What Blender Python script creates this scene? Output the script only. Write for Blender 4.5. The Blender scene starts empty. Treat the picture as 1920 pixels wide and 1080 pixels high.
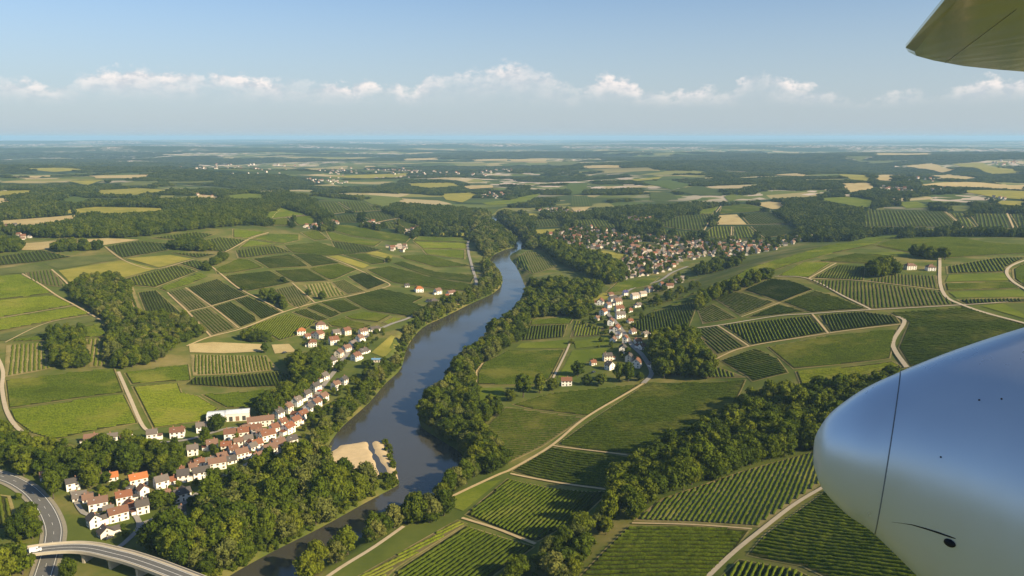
import bpy, math, random
import numpy as np
from mathutils import Vector, Matrix
from mathutils.geometry import delaunay_2d_cdt

random.seed(7)
RNG = np.random.default_rng(11)
SC = bpy.context.scene
COL = SC.collection
R = math.radians

# ------------------------------------------------------------------ camera
CAM_Z, PITCH, FPX = 220.0, R(10.64), 1507.0
cam = bpy.data.cameras.new('camera')
cam.sensor_width = 36.0
cam.lens = 36.0 * FPX / 1920.0
cam.clip_start, cam.clip_end = 0.1, 300000.0
camo = bpy.data.objects.new('camera', cam)
COL.objects.link(camo)
camo.location = (0, 0, CAM_Z)
camo.rotation_euler = (R(90) - PITCH, 0, 0)
SC.camera = camo

# ------------------------------------------------------------------ light, sky, exposure
SUN_AZ, SUN_EL = R(120), R(29)          # clockwise from the viewing direction (+Y)
sun = bpy.data.lights.new('sun', 'SUN')
sun.energy, sun.angle, sun.color = 5.0, R(0.53), (1.0, 0.84, 0.55)
suno = bpy.data.objects.new('sun', sun)
COL.objects.link(suno)
sdir = Vector((math.sin(SUN_AZ) * math.cos(SUN_EL), math.cos(SUN_AZ) * math.cos(SUN_EL), math.sin(SUN_EL)))
suno.rotation_euler = sdir.to_track_quat('Z', 'Y').to_euler()
suno.location = (300, -100, 500)

SC.view_settings.view_transform = 'Standard'
SC.view_settings.look = 'None'
SC.view_settings.exposure = 0.85
SC.view_settings.gamma = 1.0
SC.render.engine = 'CYCLES'
SC.cycles.use_denoising = True
SC.cycles.max_bounces = 6
SC.cycles.diffuse_bounces = 2
SC.cycles.glossy_bounces = 3
SC.cycles.transmission_bounces = 2
SC.cycles.volume_bounces = 1
SC.cycles.transparent_max_bounces = 4
SC.cycles.sample_clamp_indirect = 6.0

world = bpy.data.worlds.new('World')
SC.world = world
world.use_nodes = True
NT = world.node_tree
NT.nodes.clear()


class G:
    """tiny node-graph helper"""
    def __init__(self, nt):
        self.nt = nt

    def n(self, t, **kw):
        nd = self.nt.nodes.new(t)
        ins = kw.pop('i', {})
        for k, v in kw.items():
            setattr(nd, k, v)
        for k, v in ins.items():
            s = nd.inputs[k]
            if isinstance(v, bpy.types.NodeSocket):
                self.nt.links.new(v, s)
            else:
                s.default_value = v
        return nd

    def m(self, op, a, b=None, c=None, clamp=False):
        nd = self.nt.nodes.new('ShaderNodeMath')
        nd.operation = op
        nd.use_clamp = clamp
        for k, v in enumerate((a, b, c)):
            if v is None:
                continue
            if isinstance(v, bpy.types.NodeSocket):
                self.nt.links.new(v, nd.inputs[k])
            else:
                nd.inputs[k].default_value = v
        return nd.outputs[0]

    def mix(self, f, a, b, t='RGBA', blend='MIX'):
        nd = self.nt.nodes.new('ShaderNodeMix')
        nd.data_type = t
        if t == 'RGBA':
            nd.blend_type = blend
            ia, ib, o = nd.inputs[6], nd.inputs[7], nd.outputs[2]
        else:
            ia, ib, o = nd.inputs[2], nd.inputs[3], nd.outputs[0]
        for s, v in ((nd.inputs[0], f), (ia, a), (ib, b)):
            if isinstance(v, bpy.types.NodeSocket):
                self.nt.links.new(v, s)
            else:
                if isinstance(v, (tuple, list)) and len(v) == 3:
                    v = (*v, 1)
                s.default_value = v
        return o

    def smooth(self, v, a, b, o0=0.0, o1=1.0):
        nd = self.nt.nodes.new('ShaderNodeMapRange')
        nd.interpolation_type = 'SMOOTHSTEP'
        self.nt.links.new(v, nd.inputs[0])
        nd.inputs[1].default_value, nd.inputs[2].default_value = a, b
        nd.inputs[3].default_value, nd.inputs[4].default_value = o0, o1
        return nd.outputs[0]

    def ramp(self, f, stops, interp='LINEAR'):
        nd = self.nt.nodes.new('ShaderNodeValToRGB')
        nd.color_ramp.interpolation = interp
        e = nd.color_ramp.elements
        while len(e) < len(stops):
            e.new(0.5)
        for k, (p, c) in enumerate(stops):
            e[k].position = p
            e[k].color = (*c, 1)
        self.nt.links.new(f, nd.inputs[0])
        return nd.outputs[0]

    def noise(self, vec, scale, detail=3, rough=0.55, out=0):
        nd = self.n('ShaderNodeTexNoise', i={'Scale': scale, 'Detail': detail, 'Roughness': rough})
        if vec is not None:
            self.nt.links.new(vec, nd.inputs['Vector'])
        return nd.outputs[out]


g = G(NT)
SKY_STRENGTH = 0.067
sky = g.n('ShaderNodeTexSky', sky_type='NISHITA', sun_disc=False, sun_elevation=SUN_EL, sun_rotation=SUN_AZ,
          altitude=250.0, air_density=1.0, dust_density=1.2, ozone_density=2.0)
tc = g.n('ShaderNodeTexCoord')
sep = g.n('ShaderNodeSeparateXYZ', i={0: tc.outputs['Generated']})
azn = g.m('ARCTAN2', sep.outputs[0], sep.outputs[1])                      # azimuth, 0 = +Y
el = g.m('MULTIPLY', g.m('ARCSINE', sep.outputs[2]), 57.2958)             # elevation, degrees
# cumulus band above the horizon: crest height along the azimuth, then billows
azd = g.m('MULTIPLY', azn, 57.2958)
wrap = g.m('PINGPONG', g.m('ADD', azd, 34.0), 68.0)
t01 = g.m('DIVIDE', wrap, 68.0)
fc = g.n('ShaderNodeFloatCurve', i={'Value': t01})
cv = fc.mapping.curves[0]
CREST = [(-40, 172), (0, 150), (60, 158), (110, 168), (185, 150), (240, 136), (330, 138), (480, 142), (620, 150), (740, 154), (775, 165),
         (800, 138), (860, 132), (920, 122), (965, 112), (1010, 124), (1050, 146), (1080, 160), (1105, 146), (1145, 138),
         (1190, 158), (1240, 172), (1300, 160), (1350, 168), (1390, 138), (1425, 142), (1480, 156), (1540, 170), (1600, 190),
         (1680, 172), (1740, 182), (1790, 160), (1860, 158), (1960, 165)]
pts = []
for px, py in CREST:
    a = math.degrees(math.atan((px - 960) / FPX))
    e = math.degrees(math.atan((540 - py) / FPX)) - math.degrees(PITCH)
    pts.append(((a + 34) / 68, e / 10.0))
while len(cv.points) < len(pts):
    cv.points.new(0.5, 0.5)
for k, (a, b) in enumerate(pts):
    cv.points[k].location = (min(max(a, 0), 1), b)
fc.mapping.update()
crest = g.m('MULTIPLY', fc.outputs[0], 10.0)
cvec = g.n('ShaderNodeCombineXYZ', i={0: azd, 1: g.m('MULTIPLY', el, 1.5), 2: 0.0}).outputs[0]
bil = g.noise(cvec, 0.85, 7, 0.6)
bil2 = g.noise(cvec, 0.28, 4, 0.55)
fine = g.noise(g.n('ShaderNodeVectorMath', operation='ADD', i={0: cvec, 1: (0.4, -0.4, 0.0)}).outputs[0], 0.85, 7, 0.6)
d = g.m('ADD', g.m('SUBTRACT', crest, el), g.m('MULTIPLY', g.m('SUBTRACT', bil, 0.55), 2.3))
edge = g.smooth(d, -0.08, 0.62)
body = g.smooth(bil2, 0.36, 0.6, 0.25, 1.0)
basefade = g.smooth(el, 1.6, 3.4)
topfade = g.smooth(d, 0.1, 2.4, 1.0, 0.22)
alpha = g.m('MULTIPLY', g.m('MULTIPLY', edge, basefade), g.m('MULTIPLY', body, topfade))
lit = g.smooth(g.m('SUBTRACT', bil, fine), -0.16, 0.14)
lit = g.m('MULTIPLY', lit, g.smooth(d, 0.0, 1.6, 1.0, 0.45))
ccol = g.mix(lit, (5.4, 5.6, 6.0), (9.9, 8.7, 8.0))
# pale humid air low over the horizon, all the way round
hz = g.smooth(el, -1.0, 14.0, 0.80, 0.0)
skyc = g.mix(1.0, sky.outputs[0], (0.86, 1.0, 1.16), blend='MULTIPLY')
skyh = g.mix(hz, skyc, (4.45, 5.05, 5.6))
skym = g.mix(g.m('MULTIPLY', alpha, 0.9), skyh, ccol)
bg = g.n('ShaderNodeBackground', i={'Color': skym, 'Strength': SKY_STRENGTH})
g.n('ShaderNodeOutputWorld', i={'Surface': bg.outputs[0]})


# ------------------------------------------------------------------ small helpers
def link(o):
    COL.objects.link(o)
    return o


def tag(o, label=None, cat=None, group=None, kind=None):
    if label: o['label'] = label
    if cat: o['category'] = cat
    if group: o['group'] = group
    if kind: o['kind'] = kind
    return o


def mesh_np(name, verts, faces, mats, smooth=False, midx=None):
    """verts (n,3); faces: (m,3) or (m,4) int array, or a list of index lists"""
    me = bpy.data.meshes.new(name)
    if isinstance(faces, np.ndarray):
        nv, nf, k = len(verts), len(faces), faces.shape[1]
        me.vertices.add(nv)
        me.vertices.foreach_set('co', np.asarray(verts, np.float32).ravel())
        me.loops.add(nf * k)
        me.loops.foreach_set('vertex_index', faces.astype(np.int32).ravel())
        me.polygons.add(nf)
        me.polygons.foreach_set('loop_start', np.arange(0, nf * k, k, dtype=np.int32))
        me.update(calc_edges=True)
    else:
        me.from_pydata([tuple(v) for v in verts], [], faces)
        me.update()
    for m in (mats if isinstance(mats, (list, tuple)) else [mats]):
        me.materials.append(m)
    if midx is not None:
        me.polygons.foreach_set('material_index', np.asarray(midx, np.int32))
    if smooth:
        me.polygons.foreach_set('use_smooth', np.ones(len(me.polygons), bool))
    return me


def obj(name, me, parent=None, loc=None):
    o = bpy.data.objects.new(name, me)
    link(o)
    if parent is not None:
        o.parent = parent
    if loc is not None:
        o.location = loc
    return o


def empty(name, loc=(0, 0, 0), rz=0.0):
    o = bpy.data.objects.new(name, None)
    link(o)
    o.location = loc
    o.rotation_euler = (0, 0, rz)
    return o


def P(s):
    """'x,y x,y ...' -> array"""
    return np.array([[float(v) for v in q.split(',')] for q in s.split()])


def in_poly(pts, poly):
    x, y = pts[:, 0], pts[:, 1]
    res = np.zeros(len(pts), bool)
    bb = (x >= poly[:, 0].min()) & (x <= poly[:, 0].max()) & (y >= poly[:, 1].min()) & (y <= poly[:, 1].max())
    idx = np.nonzero(bb)[0]
    if len(idx) == 0:
        return res
    xs, ys = x[idx], y[idx]
    c = np.zeros(len(idx), bool)
    n = len(poly)
    for i in range(n):
        x0, y0 = poly[i]
        x1, y1 = poly[(i + 1) % n]
        if y0 == y1:
            continue
        t = ((y0 > ys) != (y1 > ys)) & (xs < (x1 - x0) * (ys - y0) / (y1 - y0) + x0)
        c ^= t
    res[idx] = c
    return res


def dist_line(pts, line, closed=False):
    best = np.full(len(pts), 1e9)
    n = len(line)
    for i in range(n if closed else n - 1):
        a, b = line[i], line[(i + 1) % n]
        ab = b - a
        t = np.clip(((pts - a) @ ab) / max(ab @ ab, 1e-9), 0, 1)
        best = np.minimum(best, np.hypot(*(pts - a - t[:, None] * ab).T))
    return best


def hash2(ix, iy, s):
    h = (ix.astype(np.int64) * 374761393 + iy.astype(np.int64) * 668265263 + s * 974634777) & 0xffffffff
    h = ((h ^ (h >> 13)) * 1274126177) & 0xffffffff
    return ((h ^ (h >> 16)) & 0xffff) / 65535.0


def vnoise(x, y, s=0):
    ix, iy = np.floor(x), np.floor(y)
    fx, fy = x - ix, y - iy
    fx, fy = fx * fx * (3 - 2 * fx), fy * fy * (3 - 2 * fy)
    a, b = hash2(ix, iy, s), hash2(ix + 1, iy, s)
    c, d_ = hash2(ix, iy + 1, s), hash2(ix + 1, iy + 1, s)
    return (a * (1 - fx) + b * fx) * (1 - fy) + (c * (1 - fx) + d_ * fx) * fy


def fbm(x, y, s=0, o=4):
    v, a, t = 0, 1, 0
    for k in range(o):
        v = v + a * vnoise(x * 2 ** k + 17.3 * k, y * 2 ** k - 9.1 * k, s + k)
        t += a
        a *= 0.5
    return v / t


def catmull(p, n=6, closed=False):
    p = np.asarray(p, float)
    out = []
    N = len(p)
    for i in range(N if closed else N - 1):
        p1, p2 = p[i], p[(i + 1) % N]
        p0 = p[i - 1] if (i > 0 or closed) else 2 * p1 - p2
        p3 = p[(i + 2) % N] if (closed or i + 2 < N) else 2 * p2 - p1
        for k in range(n):
            t = k / n
            out.append(0.5 * (2 * p1 + (p2 - p0) * t + (2 * p0 - 5 * p1 + 4 * p2 - p3) * t * t + (3 * p1 - p0 - 3 * p2 + p3) * t ** 3))
    if not closed:
        out.append(p[-1])
    return np.array(out)


# ------------------------------------------------------------------ surveying: sight lines of the camera to ground coordinates
CP, SP = math.cos(PITCH), math.sin(PITCH)


def rays(pix):
    pix = np.atleast_2d(np.asarray(pix, float))
    a, b = (pix[:, 0] - 960) / FPX, (540 - pix[:, 1]) / FPX
    return np.stack([a, CP + b * SP, -SP + b * CP], 1)


def on_plane(pix, z):
    dr = rays(pix)
    t = (z - CAM_Z) / dr[:, 2]
    return dr[:, :2] * t[:, None]


def project(x, y, z):
    dz = z - CAM_Z
    fw = y * CP - dz * SP
    up = y * SP + dz * CP
    return 960 + FPX * x / fw, 540 - FPX * up / fw


# ------------------------------------------------------------------ terrain heights
CTRL = """100,1000,6 250,950,5 300,850,8 450,800,7 550,740,6 650,650,6 780,560,5 850,520,5 890,470,4 920,430,4 960,410,4
-150,1000,9 0,920,9 100,760,16 0,800,14 -200,900,15 230,680,20 50,600,30 300,570,31 440,560,27 600,540,18 500,620,12 450,700,10 700,580,8 100,520,42 300,490,42
500,470,38 650,470,26 760,460,14 -200,500,45 -300,700,25 100,440,52 300,420,56 450,400,58 600,400,46 700,400,38 780,390,40
830,410,15 860,380,15 100,370,60 300,370,58 500,370,50 700,360,30 -300,400,55
1000,650,4 960,800,4 1100,740,6 1000,900,4 900,1000,5 1200,760,9 1300,760,14 1130,640,6 1140,570,7 1100,500,6 1050,520,5
1200,700,8 800,900,3 700,800,3 600,1000,3 750,1050,4
1000,1060,8 1150,990,14 1250,900,15 1300,1000,23 1450,900,24 1500,1000,30 1400,800,18 1560,760,26 1700,900,36 1900,900,44
1700,1060,40 1900,1060,50 1330,640,24 1300,590,36 1400,560,46 1400,620,34 1480,520,52 1560,480,56 1620,450,54 1600,560,52
1700,520,57 1650,620,44 1550,680,32 1850,560,60 1850,480,58 1850,640,54 2100,600,62 2100,800,60 1750,455,54 1190,600,12
1240,590,22 1050,450,8 1150,450,9 1250,480,9 1230,510,9 1350,470,11 1450,460,14 1560,437,20 1370,405,30 1440,385,34
1300,410,24 1450,430,20 1240,428,14 1500,440,18 1300,350,40 1100,370,25 1000,360,15 1200,385,22 950,380,8 1600,400,34
1700,410,36 1850,410,38 1600,350,44 1800,350,44 1500,330,46 2200,400,40 2400,700,60"""
CT = P(CTRL.replace('\n', ' '))
cxy = np.concatenate([on_plane(CT[i:i + 1, :2], CT[i, 2]) for i in range(len(CT))])
c_az, c_lr, c_z = np.arctan2(cxy[:, 0], cxy[:, 1]), np.log(np.hypot(cxy[:, 0], cxy[:, 1])), CT[:, 2]

AZ = np.unique(np.round(np.concatenate([np.arange(-180, -44, 4.0), np.arange(-44, 44.01, 0.28), np.arange(48, 180.1, 4.0)]), 4)) * math.pi / 180
LR = np.concatenate([np.linspace(math.log(3), math.log(240), 26)[:-1], np.arange(math.log(240), math.log(6000), 0.0088),
                     np.arange(math.log(6000), math.log(50000), 0.0105)])
GA, GL = np.meshgrid(AZ, LR, indexing='ij')
GR = np.exp(GL)
GX, GY = GR * np.sin(GA), GR * np.cos(GA)
num = np.zeros_like(GA)
den = np.zeros_like(GA)
for a, l, z in zip(c_az, c_lr, c_z):
    q = ((GA - a) ** 2 + ((GL - l) * 0.8) ** 2) / (2 * 0.075 ** 2)
    w = np.exp(-np.minimum(q, 60)) + 2e-4 * np.exp(-np.minimum(q / 9, 60)) + 1e-8 / (1 + q)
    num += w * z
    den += w
GZ = num / den
mid = np.clip((GR - 1500) / 2500, 0, 1)
farw = np.clip((GR - 3800) / 5000, 0, 1)
farw = farw * farw * (3 - 2 * farw)
GZ = GZ * (1 - farw) + 38 * farw
GZ += (fbm(GX / 170, GY / 170, 3, 3) - 0.5) * 3.0 * np.clip((GZ - 4) / 14, 0, 1)
GZ += (fbm(GX / 700, GY / 700, 5, 3) - 0.5) * 44 * mid * (1 - farw * 0.3)
GZ += (fbm(GX / 1500 + 5.3, GY / 1100 + 1.1, 15, 3) - 0.5) * 85 * np.clip((GR - 2300) / 1500, 0, 1) * (1 - farw)
hills = fbm(GX / 5200 + 3.1, GY / 2600, 8, 4)
GZ += (hills - 0.47) * 165 * farw
GZ += np.clip(fbm(GX / 16000 + 1.7, GY / 9000 + 4.2, 12, 3) - 0.5, 0, 1) * 260 * np.clip((GR - 16000) / 20000, 0, 1)
GZ = np.where(GR > 4000, np.minimum(GZ, 120), GZ)
GZ = np.where(np.abs(GA) > R(60), 6.0 + 0 * GZ, GZ)

# river banks (surveyed along the water line)
LBANK = P("395,1110 430,1080 510,1035 600,990 690,940 735,916 748,906 742,894 725,895 700,897 650,897 612,888 600,872 602,856 614,838 640,802 690,757 722,720 752,690 764,650 792,615 832,595 882,570 926,549 942,530 936,511 919,491 926,478 948,468 965,462 955,446 930,428 918,412 925,402")
RBANK = P("530,1110 575,1072 630,1037 690,1000 745,971 790,946 832,919 858,893 872,868 862,848 838,832 806,812 788,796 786,760 800,735 834,722 846,690 874,662 908,634 918,612 950,592 976,574 988,552 980,526 968,500 956,484 962,474 985,466 980,448 950,428 934,412 935,402")
lb, rb = catmull(on_plane(LBANK, 0.0), 4), catmull(on_plane(RBANK, 0.0), 4)
RIVER = np.concatenate([lb, rb[::-1]])
sel = (GR > 240) & (GR < 3300) & (np.abs(GA) < R(44))
pp = np.stack([GX[sel], GY[sel]], 1)
dd = dist_line(pp, RIVER, True)
ins = in_poly(pp, RIVER)
zz = GZ[sel]
bank = np.where(ins, -np.minimum(dd * 0.35, 3.0), np.minimum(dd * 0.30, 1.5) + np.clip((dd - 8) / 60, 0, 1) * 100)
GZ[sel] = np.where(ins, bank, np.minimum(np.maximum(zz, 1.2), bank))

AZI = np.arange(len(AZ))
LRI = np.arange(len(LR))


def H(x, y):
    a = np.interp(np.arctan2(x, y), AZ, AZI)
    l = np.interp(np.log(np.maximum(np.hypot(x, y), 3.01)), LR, LRI)
    i, j = np.minimum(a.astype(int), len(AZ) - 2), np.minimum(l.astype(int), len(LR) - 2)
    u, v = a - i, l - j
    return (GZ[i, j] * (1 - u) + GZ[i + 1, j] * u) * (1 - v) + (GZ[i, j + 1] * (1 - u) + GZ[i + 1, j + 1] * u) * v


TR = np.exp(np.arange(math.log(240), math.log(48000), 0.004))


def ground(pix, zoff=0.0):
    """first meeting of the sight line with the terrain (+ zoff) -> xy"""
    dr = rays(pix)
    hl = np.hypot(dr[:, 0], dr[:, 1])
    ux, uy, sl = dr[:, 0] / hl, dr[:, 1] / hl, dr[:, 2] / hl
    out = np.zeros((len(dr), 2))
    for s in range(0, len(dr), 256):
        e = slice(s, s + 256)
        X, Y = ux[e, None] * TR, uy[e, None] * TR
        below = (CAM_Z + sl[e, None] * TR) <= H(X, Y) + zoff
        k = np.argmax(below, 1)
        k = np.where(below.any(1), np.maximum(k, 1), len(TR) - 1)
        r0, r1 = TR[k - 1], TR[k]
        for _ in range(14):
            rm = 0.5 * (r0 + r1)
            bl = (CAM_Z + sl[e] * rm) <= H(ux[e] * rm, uy[e] * rm) + zoff
            r1 = np.where(bl, rm, r1)
            r0 = np.where(bl, r0, rm)
        out[e] = np.stack([ux[e] * r1, uy[e] * r1], 1)
    return out


def gp(s):
    return ground(P(s) if isinstance(s, str) else s)


# ------------------------------------------------------------------ materials
MATS = {}


def material(name, build, rough=0.9):
    m = bpy.data.materials.new(name)
    m.use_nodes = True
    nt = m.node_tree
    b = nt.nodes['Principled BSDF']
    b.inputs['Roughness'].default_value = rough
    b.inputs['Specular IOR Level'].default_value = 0.04
    build(G(nt), b, nt)
    MATS[name] = m
    return m


def pos(g):
    return g.n('ShaderNodeNewGeometry').outputs['Position']


def simple(name, col, var=0.25, scale=0.3, rough=0.9, spec=0.15, metal=0.0):
    def f(g, b, nt):
        v = g.noise(pos(g), scale, 4)
        c = g.mix(v, tuple(x * (1 - var) for x in col), tuple(min(1, x * (1 + var)) for x in col))
        nt.links.new(c, b.inputs['Base Color'])
        b.inputs['Specular IOR Level'].default_value = spec
        b.inputs['Metallic'].default_value = metal
    return material(name, f, rough)


def m_terrain(g, b, nt):
    p = pos(g)
    wood = g.n('ShaderNodeAttribute', attribute_name='wood').outputs['Fac']
    far = g.n('ShaderNodeAttribute', attribute_name='far').outputs['Fac']
    n1 = g.noise(p, 0.018, 5, 0.6)
    n2 = g.noise(p, 0.25, 3, 0.6)
    verge = g.ramp(n1, [(0.30, (0.060, 0.085, 0.014)), (0.48, (0.105, 0.125, 0.022)), (0.60, (0.19, 0.165, 0.05)), (0.74, (0.32, 0.24, 0.10))])
    verge = g.mix(g.m('MULTIPLY', n2, 0.5), verge, (0.07, 0.085, 0.02))
    woodc = g.mix(g.noise(p, 0.06, 4, 0.7), (0.014, 0.028, 0.009), (0.045, 0.07, 0.02))
    # far patchwork of fields
    warp = g.n('ShaderNodeVectorMath', operation='ADD', i={0: p, 1: g.n('ShaderNodeVectorMath', operation='SCALE', i={0: g.noise(p, 0.0016, 2, 0.5, out=1), 'Scale': 160.0}).outputs[0]}).outputs[0]
    vo = g.n('ShaderNodeTexVoronoi', i={'Vector': warp, 'Scale': 0.0058})
    cell = g.n('ShaderNodeSeparateColor', i={0: vo.outputs['Color']}).outputs[0]
    fld = g.ramp(cell, [(0.0, (0.042, 0.064, 0.013)), (0.28, (0.066, 0.096, 0.018)), (0.50, (0.11, 0.135, 0.03)), (0.64, (0.21, 0.20, 0.055)),
                        (0.76, (0.33, 0.27, 0.12)), (0.9, (0.42, 0.33, 0.18))], 'CONSTANT')
    fld = g.mix(g.m('MULTIPLY', n1, 0.4), fld, (0.09, 0.10, 0.035))
    # pale roofs and yards of far towns
    tv = g.n('ShaderNodeTexVoronoi', i={'Vector': p, 'Scale': 0.02})
    tsel = g.m('GREATER_THAN', g.n('ShaderNodeSeparateColor', i={0: tv.outputs['Color']}).outputs[1], 0.66)
    tmask = g.m('MULTIPLY', g.m('MULTIPLY', tsel, g.smooth(g.noise(p, 0.00042, 3, 0.5), 0.50, 0.58)), far)
    c = g.mix(far, verge, fld)
    c = g.mix(wood, c, woodc)
    c = g.mix(tmask, c, (0.50, 0.40, 0.33))
    nt.links.new(c, b.inputs['Base Color'])


material('terrain', m_terrain, 0.95)


def vine_mat(name, dark, light, yel=(0.16, 0.15, 0.03)):
    def f(g, b, nt):
        p = pos(g)
        n1 = g.noise(p, 0.9, 3, 0.7)
        n2 = g.noise(p, 0.022, 4, 0.6)
        c = g.mix(g.smooth(n1, 0.3, 0.7), dark, light)
        c = g.mix(g.smooth(n2, 0.50, 0.70, 0.0, 0.55), c, yel)
        c = g.mix(g.smooth(n2, 0.46, 0.28, 0.0, 0.4), c, tuple(x * 0.6 for x in dark))
        nt.links.new(c, b.inputs['Base Color'])
        bm = g.n('ShaderNodeBump', i={'Strength': 0.7, 'Distance': 0.4, 'Height': g.noise(p, 2.2, 3, 0.7)})
        nt.links.new(bm.outputs[0], b.inputs['Normal'])
    return material(name, f, 0.85)


VINE = {'d': vine_mat('vine_dark', (0.030, 0.047, 0.004), (0.080, 0.106, 0.008)),
        'm': vine_mat('vine_mid', (0.044, 0.066, 0.005), (0.118, 0.146, 0.010)),
        'l': vine_mat('vine_light', (0.058, 0.080, 0.006), (0.145, 0.168, 0.012))}


def sheet_mat(name, c0, c1, c2, stripe=None):
    def f(g, b, nt):
        p = pos(g)
        n1 = g.noise(p, 0.03, 5, 0.62)
        n2 = g.noise(p, 0.5, 4, 0.7)
        c = g.mix(g.smooth(n1, 0.32, 0.68), c0, c1)
        c = g.mix(g.smooth(n2, 0.42, 0.8, 0.0, 0.7), c, c2)
        if stripe:
            rc = g.n('ShaderNodeAttribute', attribute_name='row').outputs['Fac']
            w = g.m('ADD', rc, g.m('MULTIPLY', g.m('SUBTRACT', n2, 0.5), 0.25))
            s = g.smooth(g.m('SINE', g.m('MULTIPLY', w, 6.2832)), -0.5, 0.7)
            c = g.mix(g.m('MULTIPLY', s, 0.5), c, stripe)
        nt.links.new(c, b.inputs['Base Color'])
    return material(name, f, 0.95)


SHEET = {
    'g': sheet_mat('soil_grassy', (0.026, 0.033, 0.006), (0.044, 0.048, 0.009), (0.085, 0.075, 0.020)),
    't': sheet_mat('soil_tan', (0.20, 0.165, 0.06), (0.29, 0.23, 0.10), (0.13, 0.13, 0.035)),
    'head': sheet_mat('headland', (0.11, 0.115, 0.026), (0.27, 0.215, 0.085), (0.36, 0.28, 0.13)),
    'e': sheet_mat('soil_earth', (0.10, 0.088, 0.035), (0.15, 0.12, 0.05), (0.07, 0.08, 0.022)),
    'meadow': sheet_mat('meadow', (0.095, 0.125, 0.011), (0.155, 0.175, 0.018), (0.065, 0.10, 0.010)),
    'hay': sheet_mat('hay_meadow', (0.20, 0.19, 0.030), (0.30, 0.255, 0.048), (0.15, 0.15, 0.025)),
    'wheat': sheet_mat('stubble', (0.36, 0.27, 0.12), (0.45, 0.35, 0.17), (0.26, 0.22, 0.09)),
    'olive': sheet_mat('olive_field', (0.085, 0.10, 0.026), (0.14, 0.145, 0.038), (0.055, 0.08, 0.018)),
    'sd': sheet_mat('far_vines_dark', (0.040, 0.060, 0.012), (0.062, 0.086, 0.016), (0.035, 0.05, 0.010), (0.10, 0.115, 0.030)),
    'sm': sheet_mat('far_vines_mid', (0.050, 0.080, 0.011), (0.074, 0.110, 0.015), (0.040, 0.062, 0.010), (0.115, 0.13, 0.03)),
    'sl': sheet_mat('far_vines_light', (0.072, 0.105, 0.014), (0.105, 0.138, 0.02), (0.055, 0.085, 0.013), (0.19, 0.175, 0.06)),
}
simple('track', (0.44, 0.33, 0.17), 0.25, 0.4)
simple('pale_track', (0.43, 0.35, 0.235), 0.2, 0.4)
simple('lane', (0.27, 0.245, 0.21), 0.2, 0.3)
simple('asphalt', (0.125, 0.12, 0.112), 0.2, 0.5)
simple('shoulder', (0.25, 0.22, 0.16), 0.25, 0.6)
simple('road_paint', (0.72, 0.70, 0.66), 0.1, 1.0)
simple('concrete', (0.44, 0.38, 0.29), 0.16, 0.5)
simple('sand', (0.52, 0.39, 0.22), 0.2, 0.25)


def m_water(g, b, nt):
    p = pos(g)
    n = g.noise(p, 0.012, 3, 0.5)
    nt.links.new(g.mix(n, (0.044, 0.042, 0.032), (0.066, 0.060, 0.044)), b.inputs['Base Color'])
    b.inputs['Specular IOR Level'].default_value = 0.5
    h = g.m('ADD', g.noise(p, 0.35, 4, 0.6), g.m('MULTIPLY', g.noise(p, 0.05, 2, 0.5), 2.0))
    bm = g.n('ShaderNodeBump', i={'Strength': 0.10, 'Distance': 0.35, 'Height': h})
    nt.links.new(bm.outputs[0], b.inputs['Normal'])
    nt.links.new(g.smooth(g.noise(p, 0.02, 3), 0.3, 0.7, 0.06, 0.2), b.inputs['Roughness'])


material('water', m_water, 0.1)

# ------------------------------------------------------------------ terrain mesh
nA, nL = GA.shape
wood = np.clip((GR - 1560) / 160, 0, 1)
fn = fbm(GX / 1500 + 7, GY / 900, 21, 4)
fn2 = fbm(GX / 5200 + 3.1, GY / 2600, 8, 4)
farf = np.clip((GR - 4200) / 900, 0, 1)
wfar = np.clip((fn + (fn2 - 0.5) * 0.5 - 0.47) / 0.02, 0, 1)
wfar = np.clip((fn + (fn2 - 0.5) * 0.5 - 0.40) / 0.02, 0, 1)
CLEARF = lambda x, y: fbm(x / 330 + 2.2, y / 230, 33, 3)
glade = np.clip((CLEARF(GX, GY) - 0.545) / 0.012, 0, 1) * np.clip((GR - 2100) / 300, 0, 1)
wood = wood * (1 - farf) * (1 - glade) + wfar * farf
farf = np.maximum(farf, glade)
wood = np.where(np.abs(GA) > R(60), 0, wood)
vid = np.arange(nA * nL).reshape(nA, nL)
F = np.stack([vid[:-1, :-1], vid[:-1, 1:], vid[1:, 1:], vid[1:, :-1]], -1).reshape(-1, 4)[:, ::-1]
me = mesh_np('terrain', np.stack([GX, GY, GZ], -1).reshape(-1, 3), np.ascontiguousarray(F), MATS['terrain'], True)
for nm, arr in (('wood', wood), ('far', farf)):
    at = me.attributes.new(nm, 'FLOAT', 'POINT')
    at.data.foreach_set('value', arr.astype(np.float32).ravel())
if me.polygons[len(me.polygons) // 2].normal.z < 0:
    me.flip_normals()
tag(obj('terrain', me), kind='structure')

# river water: one level sheet, a little wider than the channel so that the banks cut it
ring = RIVER
v2, e2, f2, *_ = delaunay_2d_cdt([Vector(p) for p in ring], [(i, (i + 1) % len(ring)) for i in range(len(ring))], [], 1, 1e-4)
tag(obj('river', mesh_np('river', [(v.x, v.y, -0.02) for v in v2], [list(f) for f in f2], MATS['water'], True)), kind='structure')


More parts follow.
